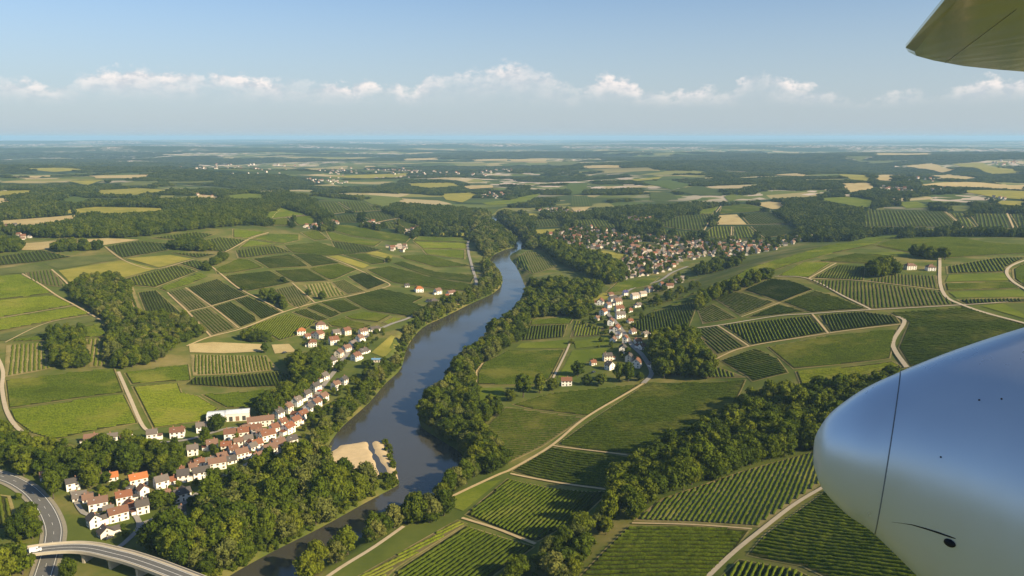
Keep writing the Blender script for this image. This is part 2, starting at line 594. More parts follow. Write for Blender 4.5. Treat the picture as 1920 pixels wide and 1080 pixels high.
# ------------------------------------------------------------------ draped sheets and strips
def drape(poly, off, step):
    """triangulated sheet over the terrain inside an xy polygon"""
    n = len(poly)
    bpts = []
    for i in range(n):
        a, b_ = poly[i], poly[(i + 1) % n]
        k = max(1, int(np.hypot(*(b_ - a)) / step))
        for j in range(k):
            bpts.append(a + (b_ - a) * j / k)
    bpts = np.array(bpts)
    x0, y0 = poly.min(0)
    x1, y1 = poly.max(0)
    gx, gy = np.meshgrid(np.arange(x0, x1, step) + step * 0.37, np.arange(y0, y1, step) + step * 0.41)
    gpts = np.stack([gx.ravel(), gy.ravel()], 1)
    if len(gpts):
        gpts = gpts[in_poly(gpts, poly)]
        if len(gpts):
            gpts = gpts[dist_line(gpts, poly, True) > step * 0.3]
    allp = np.concatenate([bpts, gpts]) if len(gpts) else bpts
    nb = len(bpts)
    v, e, f, *_ = delaunay_2d_cdt([Vector(p) for p in allp], [(i, (i + 1) % nb) for i in range(nb)], [], 1, 1e-4)
    v = np.array([(p.x, p.y) for p in v])
    f = [list(t) for t in f if len(t) == 3]
    z = H(v[:, 0], v[:, 1]) + off
    return np.column_stack([v, z]), np.array(f, np.int32).reshape(-1, 3)


def shrink(poly, d_):
    c = poly.mean(0)
    area = 0.5 * np.sum(poly[:, 0] * np.roll(poly[:, 1], -1) - np.roll(poly[:, 0], -1) * poly[:, 1])
    if area < 0:
        poly = poly[::-1]
    out = []
    n = len(poly)
    for i in range(n):
        a, b_, c_ = poly[i - 1], poly[i], poly[(i + 1) % n]
        e1, e2 = (b_ - a) / max(np.hypot(*(b_ - a)), 1e-6), (c_ - b_) / max(np.hypot(*(c_ - b_)), 1e-6)
        n1, n2 = np.array([-e1[1], e1[0]]), np.array([-e2[1], e2[0]])
        m_ = n1 + n2
        m_ = m_ / max(np.hypot(*m_), 0.3)
        k = 1.0 / max(m_ @ n1, 0.5)
        out.append(b_ + m_ * d_ * k)
    return np.array(out)


COVER = []            # xy polygons where no wild trees grow
FIELD_N = [0]


def upnormals(vv, ff):
    a, b_, c = vv[ff[:, 0]], vv[ff[:, 1]], vv[ff[:, 2]]
    fl = np.cross(b_ - a, c - a)[:, 2] < 0
    ff[fl] = ff[fl][:, ::-1]
    return ff


def sheet(name, poly, mat, off=None, rowdir=None, spacing=6.0, parent=None):
    r = np.hypot(*poly.mean(0))
    step = max(6.0, r * 0.012)
    FIELD_N[0] += 1
    if off is None:
        off = 0.12 + r * 0.00035 + 0.012 * (FIELD_N[0] % 9)
    vv, ff = drape(poly, off, step)
    if len(ff) == 0:
        return None
    ff = upnormals(vv, ff)
    me = mesh_np(name, vv, ff, mat, True)
    if rowdir is not None:
        nrm = np.array([-rowdir[1], rowdir[0]])
        at = me.attributes.new('row', 'FLOAT', 'POINT')
        at.data.foreach_set('value', ((vv[:, :2] @ nrm) / spacing).astype(np.float32))
    return obj(name, me, parent)


def strip(name, line, width, mat, off, parent=None, step=6.0, z=None):
    """ribbon along an xy polyline, draped (or at given heights z)"""
    line = np.asarray(line)
    sgm = np.hypot(*np.diff(line, axis=0).T)
    cum = np.concatenate([[0], np.cumsum(sgm)])
    n = max(2, int(cum[-1] / step) + 1)
    s = np.linspace(0, cum[-1], n)
    c = np.stack([np.interp(s, cum, line[:, 0]), np.interp(s, cum, line[:, 1])], 1)
    t = np.gradient(c, axis=0)
    t /= np.maximum(np.hypot(*t.T), 1e-6)[:, None]
    nn = np.stack([-t[:, 1], t[:, 0]], 1)
    offs = np.array([-0.5, -0.17, 0.17, 0.5]) * width
    V = (c[:, None, :] + nn[:, None, :] * offs[None, :, None])
    Z = (H(V[..., 0], V[..., 1]) + off) if z is None else np.repeat(np.interp(s, cum, z)[:, None], 4, 1) + off
    V3 = np.concatenate([V, Z[..., None]], -1).reshape(-1, 3)
    ids = np.arange(n * 4).reshape(n, 4)
    F_ = np.stack([ids[:-1, :-1], ids[:-1, 1:], ids[1:, 1:], ids[1:, :-1]], -1).reshape(-1, 4)
    o = obj(name, mesh_np(name, V3, F_, mat, True), parent)
    if o.data.polygons[0].normal.z < 0:
        o.data.flip_normals()
    return o


def rowdir_world(poly_px, d):
    c = poly_px.mean(0)
    d = np.array(d, float)
    d = d / np.hypot(*d) * 6
    q = ground(np.array([c - d, c + d]))
    v = q[1] - q[0]
    return v / np.hypot(*v)


def vine_rows(poly, u, spacing):
    """parallel lines clipped to the polygon -> list of (p0, p1)"""
    nrm = np.array([-u[1], u[0]])
    t, s = poly @ nrm, poly @ u
    out = []
    k = math.ceil(t.min() / spacing)
    n = len(poly)
    while k * spacing < t.max():
        tv = k * spacing
        hits = []
        for i in range(n):
            j = (i + 1) % n
            if (t[i] > tv) != (t[j] > tv):
                f = (tv - t[i]) / (t[j] - t[i])
                hits.append(s[i] + f * (s[j] - s[i]))
        hits.sort()
        for a, b_ in zip(hits[::2], hits[1::2]):
            if b_ - a > 6:
                out.append((nrm * tv + u * a, nrm * tv + u * b_))
        k += 1
    return out


def row_geometry(p0, p1, seg, w, h):
    L = np.hypot(*(p1 - p0))
    n = max(3, int(L / seg) + 1)
    u = (p1 - p0) / L
    nr = np.array([-u[1], u[0]])
    s = np.linspace(0, L, n)
    s[1:-1] += RNG.uniform(-0.3, 0.3, n - 2) * seg
    lat = RNG.normal(0, 0.10, n)
    hh = h * RNG.uniform(0.78, 1.18, n)
    ww = w * RNG.uniform(0.7, 1.25, n)
    prof = [(-0.55, 0.12), (-0.5, 0.62), (0.0, 1.0), (0.5, 0.62), (0.55, 0.12)]
    V = np.zeros((n, 5, 3))
    for k, (a, b_) in enumerate(prof):
        c = p0 + u * s[:, None] + nr * (lat + a * ww + RNG.normal(0, 0.06, n))[:, None]
        V[:, k, 0], V[:, k, 1] = c[:, 0], c[:, 1]
        V[:, k, 2] = b_ * hh
    base = H(p0[0] + u[0] * s, p0[1] + u[1] * s)
    V[:, :, 2] += base[:, None]
    ids = np.arange(n * 5).reshape(n, 5)
    F_ = np.stack([ids[:-1, :-1], ids[1:, :-1], ids[1:, 1:], ids[:-1, 1:]], -1).reshape(-1, 4)
    return V.reshape(-1, 3), F_


def orient_up(me):
    # top quads must look up
    p = me.polygons[len(me.polygons) // 2]
    s = sum(q.normal.z for q in list(me.polygons)[:40])
    if s < 0:
        me.flip_normals()


# ------------------------------------------------------------------ vineyards (plots with real rows)
# outline, row direction (both as sighted), row spacing m, ground g/t/e, vine tone d/m/l, label
VINEYARDS = [
 ("951,897 1101,922 1145,922 1100,965 1010,1016 995,1016 870,966", (1.16, -1), 2.8, 'g', 'd', "dark green vineyard with diagonal rows just below the track fork, beside the hedge strip"),
 ("873,985 980,1018 1005,1025 930,1078 880,1130 700,1130 745,1068", (1.4, -1), 2.8, 'g', 'd', "green vineyard with diagonal rows at the bottom edge, below the bare earth strip"),
 ("858,974 878,982 744,1066 690,1120 600,1120", (2, -1), 2.7, 'e', 'l', "narrow light vineyard strip beside the pale path along the riverside trees"),
 ("1186,978 1240,935 1300,915 1384,886 1522,848 1560,840 1575,880 1546,904 1423,990 1300,982", (0.55, -1), 2.7, 't', 'd', "vineyard with fanned rows and sandy gaps between the forest and the pale track"),
 ("1178,986 1300,986 1408,994 1375,1038 1320,1095 1072,1095", (1, 0.02), 2.8, 'g', 'm', "vineyard with level rows below the fanned plot, left of the pale track"),
 ("1557,912 1640,960 1760,1095 1570,1095 1500,1062 1398,1042 1428,1006", (1, 0.12), 2.6, 'g', 'm', "vineyard with level rows under the aircraft nose, right of the pale track"),
 ("1385,1048 1490,1066 1560,1100 1320,1110", (-0.45, 1), 2.9, 'g', 'm', "small corner vineyard at the bottom edge right of the pale track"),
 ("1034,838 1185,857 1147,917 1100,915 957,884", (1, 0.12), 2.5, 'g', 'd', "dark vineyard wedge between the long straight track and the forest tip"),
 ("1213,717 1400,712 1378,758 1330,790 1240,835 1187,853 1042,834", (1, 0.05), 2.6, 'g', 'd', "largest level-row vineyard between the long straight track and the forest"),
 ("948,763 979,767 1098,783 1018,838 956,868 945,862 908,800 925,785", (1, 0.07), 2.6, 'e', 'd', "brownish green vineyard between the riverside grove and the long straight track"),
 ("959,759 1018,741 1052,735 1202,720 1104,781 995,768", (1, 0.05), 2.5, 'g', 'd', "dark vineyard in front of the lone white house by the row of trees"),
 ("951,657 1059,656 1032,711 1007,723 893,722 894,701 904,682", (1, 0.0), 2.6, 'g', 'd', "square dark vineyard between the river grove and the short pale lane"),
 ("995,600 1079,594 1070,608 992,610", (1, 0.0), 2.6, 'g', 'm', "small level green plot at the bend of the river grove"),
 ("979,611 1065,609 1057,633 976,640", (-0.15, 1), 3.2, 'g', 'd', "dark vineyard with upright rows beside the river grove"),
 ("1079,600 1134,615 1132,629 1068,633", (0.25, -1), 3.2, 'e', 'l', "light vineyard with upright rows beside the hamlet street"),
 ("1337,560 1383,547 1453,567 1387,593", (1, 0.35), 3.2, 'e', 'l', "light striped vineyard on the hill shoulder above the curving hedge"),
 ("1307,583 1337,570 1383,597 1317,608", (1, 0.5), 3.2, 'e', 'l', "small light vineyard at the foot of the hill shoulder hedge"),
 ("1393,545 1447,523 1483,527 1527,543 1463,567", (1, 0.35), 2.6, 'g', 'd', "dark diamond vineyard on the hill above the light striped plots"),
 ("1467,567 1530,545 1577,560 1627,580 1520,587", (1, 0.2), 2.6, 'g', 'l', "bright green plot on the hill inside the bend of the pale lane"),
 ("1397,597 1460,570 1513,585", (1, 0.2), 2.8, 'g', 'm', "triangular green plot on the hill beside the bright green one"),
 ("1457,518 1507,492 1560,493 1517,521", (1, -0.1), 2.6, 'g', 'm', "green vineyard on the hill crest left of the farm tree clump"),
 ("1523,522 1570,497 1623,500 1620,527", (-0.5, 1), 3.2, 'g', 'd', "dark vineyard with slanting rows touching the farm tree clump"),
 ("1620,527 1683,515 1757,518 1760,543", (0.1, 1), 3.6, 'e', 'd', "narrow vineyard with upright rows just below the two farmhouses"),
 ("1513,525 1617,529 1763,547 1797,572 1633,580 1583,557", (0.15, 1), 3.8, 'e', 'd', "wide vineyard with upright rows and pale gaps on the hill below the farm"),
 ("1353,610 1523,592 1550,624 1407,648", (0.5, 1), 3.2, 'g', 'm', "long vineyard with slanting rows below the hill track"),
 ("1533,592 1620,585 1680,593 1690,607 1557,624", (0.6, 1), 3.0, 'g', 'd', "vineyard with slanting dark rows ending at the curving pale road"),
 ("1300,618 1347,612 1402,650 1340,668", (1, 0.8), 3.4, 'e', 'd', "small steep vineyard with diagonal rows and brown gaps above the hamlet trees"),
 ("1437,651 1550,630 1683,618 1670,673 1487,693", (1, -0.08), 2.6, 'g', 'd', "broad dark vineyard left of the curving pale road"),
 ("1490,697 1673,677 1693,688 1583,713 1500,723", (1, -0.1), 2.6, 'g', 'l', "bright green strip along the top of the forest"),
 ("1665,587 1813,577 1925,612 1940,640 1760,680 1705,690 1683,653 1703,605", (1, 0.05), 2.6, 'g', 'd', "broad dark vineyard right of the curving pale road, above the aircraft nose"),
 ("1350,677 1417,653 1460,673 1480,700 1410,717 1400,707", (1, 0.25), 2.6, 'g', 'm', "bright rounded vineyard knoll above the forest edge"),
 ("1333,682 1400,708 1317,710", (0.3, 1), 3.0, 'e', 'm', "tiny vineyard triangle beside the hamlet trees"),
 ("8,713 216,691 234,737 130,750 14,767", (1, -0.08), 2.5, 'g', 'd', "upper half of the big dark vineyard beside the grey lane on the left edge"),
 ("15,770 130,753 235,740 261,794 180,808 98,827 55,813 24,790", (1, -0.12), 2.5, 'g', 'm', "lower half of the big dark vineyard, above the village roofs"),
 ("12,648 90,642 98,692 8,708", (-0.05, 1), 3.6, 't', 'l', "striped vineyard with sandy gaps and upright rows by the left edge lane"),
 ("161,636 207,634 211,655 202,688 166,690", (-0.1, 1), 3.6, 't', 'l', "small sandy striped vineyard between the two dark woods"),
 ("222,538 250,538 272,594 244,594", (0.35, 1), 4.0, 't', 'd', "narrow striped vineyard with sandy gaps against the dark wood"),
 ("258,549 294,545 353,599 328,605 275,594", (0.5, 1), 3.2, 'g', 'd', "deep green vineyard with upright rows right of the narrow sandy plot"),
 ("314,549 347,540 393,576 353,585", (1.1, 1), 3.6, 'e', 'd', "upper left quarter of the four-part vineyard crossed by pale tracks"),
 ("350,540 408,523 467,554 396,574", (1.1, 1), 3.2, 'g', 'd', "upper right quarter of the four-part vineyard crossed by pale tracks"),
 ("354,587 393,578 446,616 395,631", (1.1, 1), 3.8, 'e', 'd', "lower left quarter of the four-part vineyard crossed by pale tracks"),
 ("398,576 433,566 480,594 482,603 451,615", (1.1, 1), 3.2, 'g', 'd', "lower right quarter of the four-part vineyard crossed by pale tracks"),
 ("438,563 465,556 530,586 490,600", (1.1, 1), 3.0, 'g', 'd', "dark vineyard between the four-part vineyard and the diagonal track"),
 ("357,665 500,667 524,694 440,702 362,705", (0.12, 1), 3.0, 't', 'm', "vineyard with upright rows below the dry stubble field"),
 ("362,708 440,704 522,697 560,705 545,724 450,728 345,722", (0.3, 1), 3.0, 'g', 'd', "dark vineyard with upright rows above the white warehouse field"),
 ("376,740 500,731 514,738 490,765 424,766", (1, -0.15), 2.6, 'g', 'd', "dark vineyard patch just above the white warehouse"),
 ("232,700 355,683 360,714 245,722", (1, -0.1), 2.5, 'g', 'd', "dark green plot right of the straight lane leading to the village"),
 ("246,725 335,718 342,736 374,743 412,766 385,789 286,804", (1, -0.1), 2.5, 'g', 'l', "bright green plot right of the straight lane, above the village roofs"),
 ("459,615 540,588 596,603 557,630 523,640 507,630", (0.8, -1), 2.5, 'g', 'l', "bright green plot behind the orange-roofed house of the upper hamlet"),
 ("546,586 573,579 618,599 596,603", (1, 0.7), 3.0, 'g', 'l', "small pale green plot beside the diagonal track"),
 ("573,577 596,570 640,589 620,597", (1, 0.6), 3.0, 'g', 'm', "small green plot between two paler ones by the diagonal track"),
 ("600,568 646,562 679,579 640,588", (1, 0.4), 3.0, 'g', 'm', "green plot at the bend of the diagonal track"),
 ("646,594 679,584 734,592 709,605 657,599", (1, 0.1), 3.0, 'g', 'm', "green plot above the upper hamlet beside the valley road"),
 ("712,606 734,594 757,598 729,610", (1, -0.5), 3.0, 'e', 'l', "small light plot touching the valley road"),
 ("612,605 643,596 698,611 676,619 621,613", (1, 0.2), 3.0, 'g', 'l', "pale green plot behind the brown-roofed villa"),
 ("646,559 715,541 795,558 775,568 812,580 770,594 690,583", (1, 0.3), 3.0, 'g', 'm', "big green vineyard sloping to the valley road near the river"),
 ("568,535 618,529 651,554 612,560 590,558", (0.5, 1), 4.6, 't', 'l', "sandy striped vineyard dotted with bushes"),
 ("507,545 554,535 584,565 562,580 548,574", (0.6, 1), 3.4, 'e', 'd', "dark vineyard with a thicket along its lower side"),
 ("620,530 645,524 687,547 651,553", (1, 0.6), 3.4, 'e', 'm', "brownish green plot right of the sandy striped vineyard"),
 ("651,519 687,510 726,531 690,544", (1, 0.5), 3.0, 'g', 'd', "dark green plot inside the track corner"),
 ("420,518 440,515 507,508 548,530 462,547 440,536", (1, 0.4), 3.0, 'g', 'd', "large dark plot above the vineyard with the thicket"),
 ("402,505 445,486 465,487 495,502 440,512 406,515", (1, 0.2), 3.0, 'g', 'm', "green plot with a hedge at its left tip"),
 ("47,512 97,506 125,540 75,534 56,527", (0.25, 1), 4.0, 'e', 'm', "small striped vineyard set among the pale meadows"),
 ("512,508 576,504 618,527 551,530", (1, 0.5), 3.2, 'g', 'm', "green plot in the middle of the left slope above the sandy striped vineyard"),
 ("579,504 634,495 671,506 632,523 618,526", (1, 0.3), 3.2, 'g', 'm', "green plot left of the track with yellow patches"),
 ("687,506 732,499 890,535 880,547 810,541 735,530 718,522", (1, 0.25), 3.0, 'g', 'm', "long curving vineyard above the riverside houses"),
 ("734,494 754,490 818,510 893,516 884,531 815,522", (1, 0.2), 3.2, 'g', 'd', "long dark vineyard band sloping to the river road"),
 ("965,490 990,470 1030,480 1045,500 1000,515 970,505", (0.5, 1), 4.2, 'e', 'm', "vineyard on the tongue of land inside the river bend"),
 ("1180,612 1215,588 1310,562 1302,590 1290,622 1215,630", (0.25, 1), 3.0, 'g', 'd', "dark vineyard on the slope beside the hamlet street"),
 ("1215,585 1330,547 1440,517 1452,520 1380,545 1310,560", (1, -0.35), 3.0, 'g', 'd', "long dark vineyard band climbing the hill crest beside the hedge"),
 ("1228,572 1350,530 1500,476 1620,446 1700,440 1640,459 1510,489 1440,513 1330,542", (1, -0.3), 4.6, 'g', 'd', "dark sweeping vineyard slope facing the valley village, above the crest hedge"),
 ("1640,461 1720,443 1850,455 1925,460 1925,475 1770,485 1690,471", (1, 0.05), 5.0, 'g', 'm', "green vineyard on the hilltop behind the two farmhouses"),
 ("1533,490 1600,476 1673,480 1690,498 1570,492", (1, 0.05), 5.0, 'g', 'd', "dark vineyard on the hilltop left of the farmhouses"),
 ("0,518 42,515 100,550 50,557 -40,566 -60,520", (1, -0.1), 4.6, 'g', 'm', "topmost green terrace beside the left edge"),
 ("-60,568 50,559 100,553 139,572 58,587 -60,605", (1, -0.1), 4.6, 'g', 'l', "second bright green terrace from the top at the left edge"),
 ("-60,608 58,589 142,575 172,588 90,604 -60,634", (1, -0.1), 4.4, 'g', 'l', "third bright green terrace from the top at the left edge"),
 ("17,641 192,606 204,632 158,634 92,626 92,640", (1, -0.15), 4.4, 'g', 'd', "dark wedge of vines above the small wood"),
 ("295,541 372,511 392,519 347,537 311,547", (1, -0.3), 4.6, 'g', 'm', "green strip of vines behind the four-part vineyard"),
 ("473,486 543,477 579,500 504,504", (1, 0.3), 4.8, 'g', 'd', "dark plot of vines high on the middle of the left slope"),
 ("548,477 596,476 637,494 584,501", (1, 0.3), 4.8, 'g', 'd', "dark plot of vines left of the yellow patch"),
 ("532,461 596,454 670,476 609,480 548,474", (1, 0.2), 5.0, 'g', 'm', "wide green plot of vines above the two dark ones"),
 ("748,480 796,477 884,499 818,502 757,485", (1, 0.2), 5.0, 'g', 'm', "curved green plot of vines above the long dark band"),
 ("598,425 651,422 773,444 762,455 662,443", (1, 0.15), 5.4, 'g', 'd', "long dark vineyard below the line of hamlet houses"),
]
# dark spill-over: a wide slope facing the village
FIELDS = [
 ("1700,702 1930,652 2150,700 2050,800 1830,790 1690,762", 'sd', (1, -0.05)),
 ("1585,852 1640,840 1900,857 2150,850 2200,960 1780,952 1585,905", 'sd', (0.55, -1)),
 ("1660,985 1790,962 2200,970 2300,1120 1790,1120", 'sm', (1, 0.1)),
 # outline, cover, row direction 
 ("1612,475 1693,472 1777,490 1680,481", 'meadow', None),
 ("1773,500 1867,484 1925,483 1887,503 1890,510 1775,514", 'sm', (1, 0)),
 ("1775,516 1890,512 1895,527 1768,530", 'meadow', None),
 ("1768,532 1895,529 1915,541 1772,546", 'sd', (1, 0)),
 ("1774,548 1917,543 1930,552 1925,558 1790,560", 'meadow', None),
 ("1792,562 1925,560 1925,567 1810,572", 'sd', (1, 0)),
 ("1833,574 1883,569 1925,590 1925,600", 'meadow', None),
 ("1897,505 1925,492 1925,540 1899,524", 'sd', (1, 0)),
 ("106,508 230,488 297,505 231,522 131,535", 'hay', None), ("233,485 320,478 364,486 297,503", 'hay', None),  ("-60,640 90,607 178,590 191,601 10,640", 'olive', None), 
 ("-40,486 80,469 137,482 70,492 -40,503", 'sd', (1, -0.05)), ("78,494 142,481 205,481 230,486 106,506", 'olive', None),
 ("-30,507 66,496 102,506 42,513 -30,517", 'olive', None), ("233,523 297,507 330,497 372,509 292,540 250,536", 'sl', (1, -0.3)),
 ("333,495 364,488 397,494 375,508", 'sm', (1, 0.1)),  ("440,470 515,460 550,473 462,484 445,484", 'sl', (0.4, 1)),
 ("612,481 634,479 695,498 682,505 648,494", 'hay', None), ("640,478 682,476 723,488 723,494 697,497", 'sm', (1, 0.3)),
 ("682,475 707,471 740,480 734,487 718,484", 'hay', None), ("620,453 657,455 718,469 690,474 634,477", 'sd', (1, 0.2)),  ("807,426 884,424 890,434 807,434", 'sd', (1, 0)),
 ("787,436 882,437 879,444 782,441", 'hay', None), ("782,443 879,446 876,454 773,451", 'sd', (1, 0)),
 ("773,453 876,456 876,467 790,466", 'sl', (1, 0)), ("790,468 873,469 873,487 798,477", 'sm', (1, 0.05)),  ("562,436 596,431 618,449 590,452", 'sl', (1, 0.3)),
 ("610,433 660,445 718,453 704,463 620,451", 'sm', (1, 0.15)), ("435,430 504,436 465,447 435,446", 'sm', (1, 0)),
 ("470,448 504,438 562,440 562,451 532,458", 'sd', (1, 0)), ("446,466 465,450 518,458", 'sm', (1, 0)),
 ("692,662 730,629 764,632 739,659 722,673", 'hay', None), ("350,645 400,641 500,645 500,660 420,664 352,662", 'wheat', None),
 ("505,646 545,644 560,660 512,665", 'wheat', None), ("110,829 180,812 262,798 268,806 200,822 140,838", 'olive', None),
 ("750,612 775,600 790,612 765,628", 'meadow', None),
 ("962,654 976,643 1068,636 1068,654", 'meadow', None), ("1073,640 1143,630 1148,647 1076,655", 'meadow', None),
 ("1070,657 1143,651 1154,673 1104,679 1084,707 1040,711", 'meadow', None), ("895,727 945,726 957,751 895,762", 'meadow', None),
 ("948,897 893,944 870,963 835,950 828,940 900,905", 'meadow', None),
 ("-20,925 20,930 36,985 -20,1000", 'sl', (0.2, 1)),
 ("1135,548 1155,530 1238,520 1220,535 1150,550", 'sd', (1, -0.1)), ("1090,570 1130,549 1160,553 1120,568", 'hay', None),
 ("1003,520 1075,505 1090,520 1020,530", 'olive', None),
 ("1277,402 1347,387 1337,402", 'sm', (1, -0.2)), ("1347,402 1352,388 1400,382 1447,395", 'sd', (1, 0)),
 ("1337,422 1347,404 1383,402 1403,422", 'wheat', None), ("1387,402 1443,397 1483,419 1404,421", 'sd', (1, 0.6)),
 ("1227,423 1277,404 1340,402 1320,433 1283,431", 'sd', (0.2, 1)), ("1313,443 1337,425 1373,425 1370,450", 'sl', (0.2, 1)),
 ("1375,425 1403,425 1430,447 1373,450", 'sm', (0.4, 1)), ("1407,425 1487,422 1500,437 1433,447", 'sd', (1, 0.4)),
 ("1197,428 1317,437 1310,447 1217,437", 'sm', (0.3, 1)), ("1407,382 1443,378 1473,380 1467,392 1447,393", 'wheat', None),
 ("1617,394 1771,397 1801,426 1614,425", 'sd', (0.5, 1)), ("1779,400 1804,400 1831,426 1806,427", 'sl', (0.5, 1)),
 ("1815,401 1888,401 1901,430 1834,427", 'sd', (0.3, 1)), ("1893,402 1935,401 1935,430 1909,430", 'sd', (0.3, 1)),
 ("1584,428 1925,432 1925,440 1700,436", 'sl', (0.4, 1)), ("1573,345 1633,343 1638,354 1590,362", 'wheat', None),
 ("1573,327 1633,329 1630,340 1595,337", 'hay', None), ("1640,330 1690,328 1670,340 1640,338", 'wheat', None),
 ("1698,312 1747,306 1793,318 1766,324", 'wheat', None), ("1785,308 1844,306 1925,324 1860,327", 'hay', None),
 ("1720,348 1758,343 1925,347 1925,356 1800,352", 'wheat', None), ("1787,358 1925,358 1925,375 1860,370", 'hay', None),
 ("1519,373 1595,369 1641,376 1635,389 1611,389", 'meadow', None), ("1682,380 1720,378 1755,389 1698,392", 'meadow', None),
 ("1769,386 1830,385 1815,397 1785,397", 'olive', None), ("1443,329 1476,325 1511,327 1508,331", 'wheat', None),
 ("1568,294 1649,293 1611,302", 'olive', None), ("1598,301 1709,302 1644,307", 'olive', None), ("1635,288 1747,287 1749,291 1640,291", 'wheat', None),
 ("1860,376 1925,378 1925,388 1875,384", 'hay', None), ("1735,330 1780,327 1830,334 1790,338", 'wheat', None),
 ("1060,343 1103,343 1097,363 1067,366", 'sm', (1, 0)), ("1068,368 1103,367 1112,387 1068,388", 'sd', (0.2, 1)), ("1068,390 1110,388 1097,397 1075,397", 'wheat', None),
 ("1217,360 1260,362 1272,375 1220,375", 'sd', (1, 0)), ("1200,341 1260,337 1300,347 1260,357", 'sm', (1, 0)), ("1263,357 1310,348 1363,363 1353,368 1300,365", 'sd', (1, 0.2)),
 ("1180,337 1243,331 1235,336 1195,340", 'hay', None), ("1357,369 1377,363 1400,370 1367,378", 'sl', (1, 0)),
 ("1000,431 1077,427 1073,433 1000,441", 'hay', None), ("1063,413 1133,410 1173,427 1123,431", 'sm', (1, 0.1)), ("1090,474 1133,470 1187,480 1157,487", 'hay', None),
 ("1013,454 1050,453 1083,468 1055,465", 'hay', None), ("1000,412 1055,409 1062,424 1000,427", 'sd', (1, 0)),
 ("588,381 627,379 658,397 616,402", 'sm', (1, 0.3)), ("633,379 678,378 717,395 665,399", 'sm', (1, 0.3)), ("672,402 717,397 748,409 703,418", 'sd', (1, 0.2)),
 ("622,406 668,402 687,417 627,417", 'sd', (1, 0)), ("737,414 751,411 790,426 762,431", 'sm', (1, 0.5)), ("706,420 734,416 757,431 723,428", 'sm', (1, 0.3)),
 ("678,375 706,369 757,372 729,390 695,383", 'sl', (1, 0.1)), ("827,364 886,361 895,366 867,380 836,375", 'hay', None),
 ("903,381 960,374 1021,360 993,378 954,383 920,386", 'meadow', None), ("948,397 1021,402 1010,408 982,404", 'hay', None), ("973,431 996,427 990,440 980,440", 'meadow', None),
 ("-30,416 167,401 207,405 133,413 67,423 -30,424", 'wheat', None), ("-30,412 180,388 287,390 350,395 233,403 167,399", 'hay', None),
 ("37,457 200,447 267,450 200,460 67,470 37,470", 'wheat', None), ("197,463 260,452 317,457 317,470 227,485", 'sd', (1, -0.1)),
 ("280,447 367,435 403,440 367,453", 'sm', (1, -0.1)), ("370,454 410,445 463,450 423,473 372,470", 'sl', (1, 0)), ("317,474 410,477 370,485", 'sm', (1, 0)),
 ("177,357 260,353 327,358 240,367 183,365", 'hay', None), ("127,340 193,338 163,348", 'hay', None), ("197,350 240,342 310,340 277,348", 'olive', None),
 ("110,375 140,368 173,375 140,383", 'sm', (1, 0)), ("420,367 467,363 497,365 497,373 433,373", 'meadow', None), ("-20,359 80,357 50,363 -20,370", 'hay', None), ("-20,372 30,372 20,380 -20,383", 'wheat', None),
 ("493,403 527,390 573,403 500,411", 'sm', (1, 0)), ("503,413 537,408 550,423 513,423", 'sl', (1, 0.2)), ("541,408 580,405 607,417 558,423", 'sd', (1, 0)),
 ("167,330 283,328 250,335 180,335", 'wheat', None), ("17,330 103,329 67,335", 'wheat', None), ("20,317 117,315 167,318 100,323", 'hay', None),
 ("372,365 410,368 408,373 365,372", 'wheat', None), ("310,340 425,338 420,341 315,344", 'olive', None), ("530,358 590,360 585,366 545,364", 'olive', None),
 ("690,303 750,302 740,306 700,306", 'olive', None), ("755,298 826,296 820,300 760,301", 'wheat', None), ("885,300 955,298 950,302 890,303", 'wheat', None),
 ("950,299 1030,298 1020,304 960,303", 'wheat', None), ("1025,304 1090,302 1080,310 1035,311", 'olive', None), ("1085,312 1170,311 1165,315 1100,316", 'wheat', None),
 ("610,331 680,328 765,325 760,331 690,335", 'hay', None), ("750,345 850,343 870,349 800,353", 'hay', None), ("865,350 920,347 925,352 880,355", 'wheat', None), ("655,310 690,308 680,318 650,319", 'olive', None),
]

vine_total = 0
for s, dpx, sp, soil, tone, label in VINEYARDS:
    ppx = P(s)
    poly = ground(ppx)
    u = rowdir_world(ppx, dpx)
    r = np.hypot(*poly.mean(0))
    COVER.append(poly)
    if abs(dpx[1]) < 0.3 * abs(dpx[0]) and sp < 3.5:
        sp *= 1.4
    full = poly
    poly = shrink(poly, 1.8 + r * 0.0004)
    root = empty('vineyard', (0, 0, 0))
    tag(root, label, 'vineyard', 'vineyard plots in the valley')
    sheet('headland', full, SHEET['head'], off=0.07 + r * 0.0003, parent=root)
    sheet('soil', shrink(poly, -1.0), SHEET[soil], parent=root)
    lines = vine_rows(poly, u, sp)
    w = sp * (0.46 if soil == 'g' else 0.58)
    hgt = 1.55 if soil == 'g' else 1.15
    seg = max(1.7, r * 0.0034)
    geo = [row_geometry(a, b_, seg, w, hgt) for a, b_ in lines]
    if r < 800 and len(geo) <= 160:
        for V, F_ in geo:
            me = mesh_np('vine_row', V, F_, VINE[tone], False)
            orient_up(me)
            obj('vine_row', me, root)
            vine_total += len(F_) * 2
    elif geo:
        off = 0
        Vs, Fs = [], []
        for V, F_ in geo:
            Vs.append(V)
            Fs.append(F_ + off)
            off += len(V)
        me = mesh_np('vine_rows', np.concatenate(Vs), np.concatenate(Fs), VINE[tone], False)
        orient_up(me)
        tag(obj('vine_rows', me, root), kind='stuff')
        vine_total += len(me.polygons) * 2
print('vine tris', vine_total)

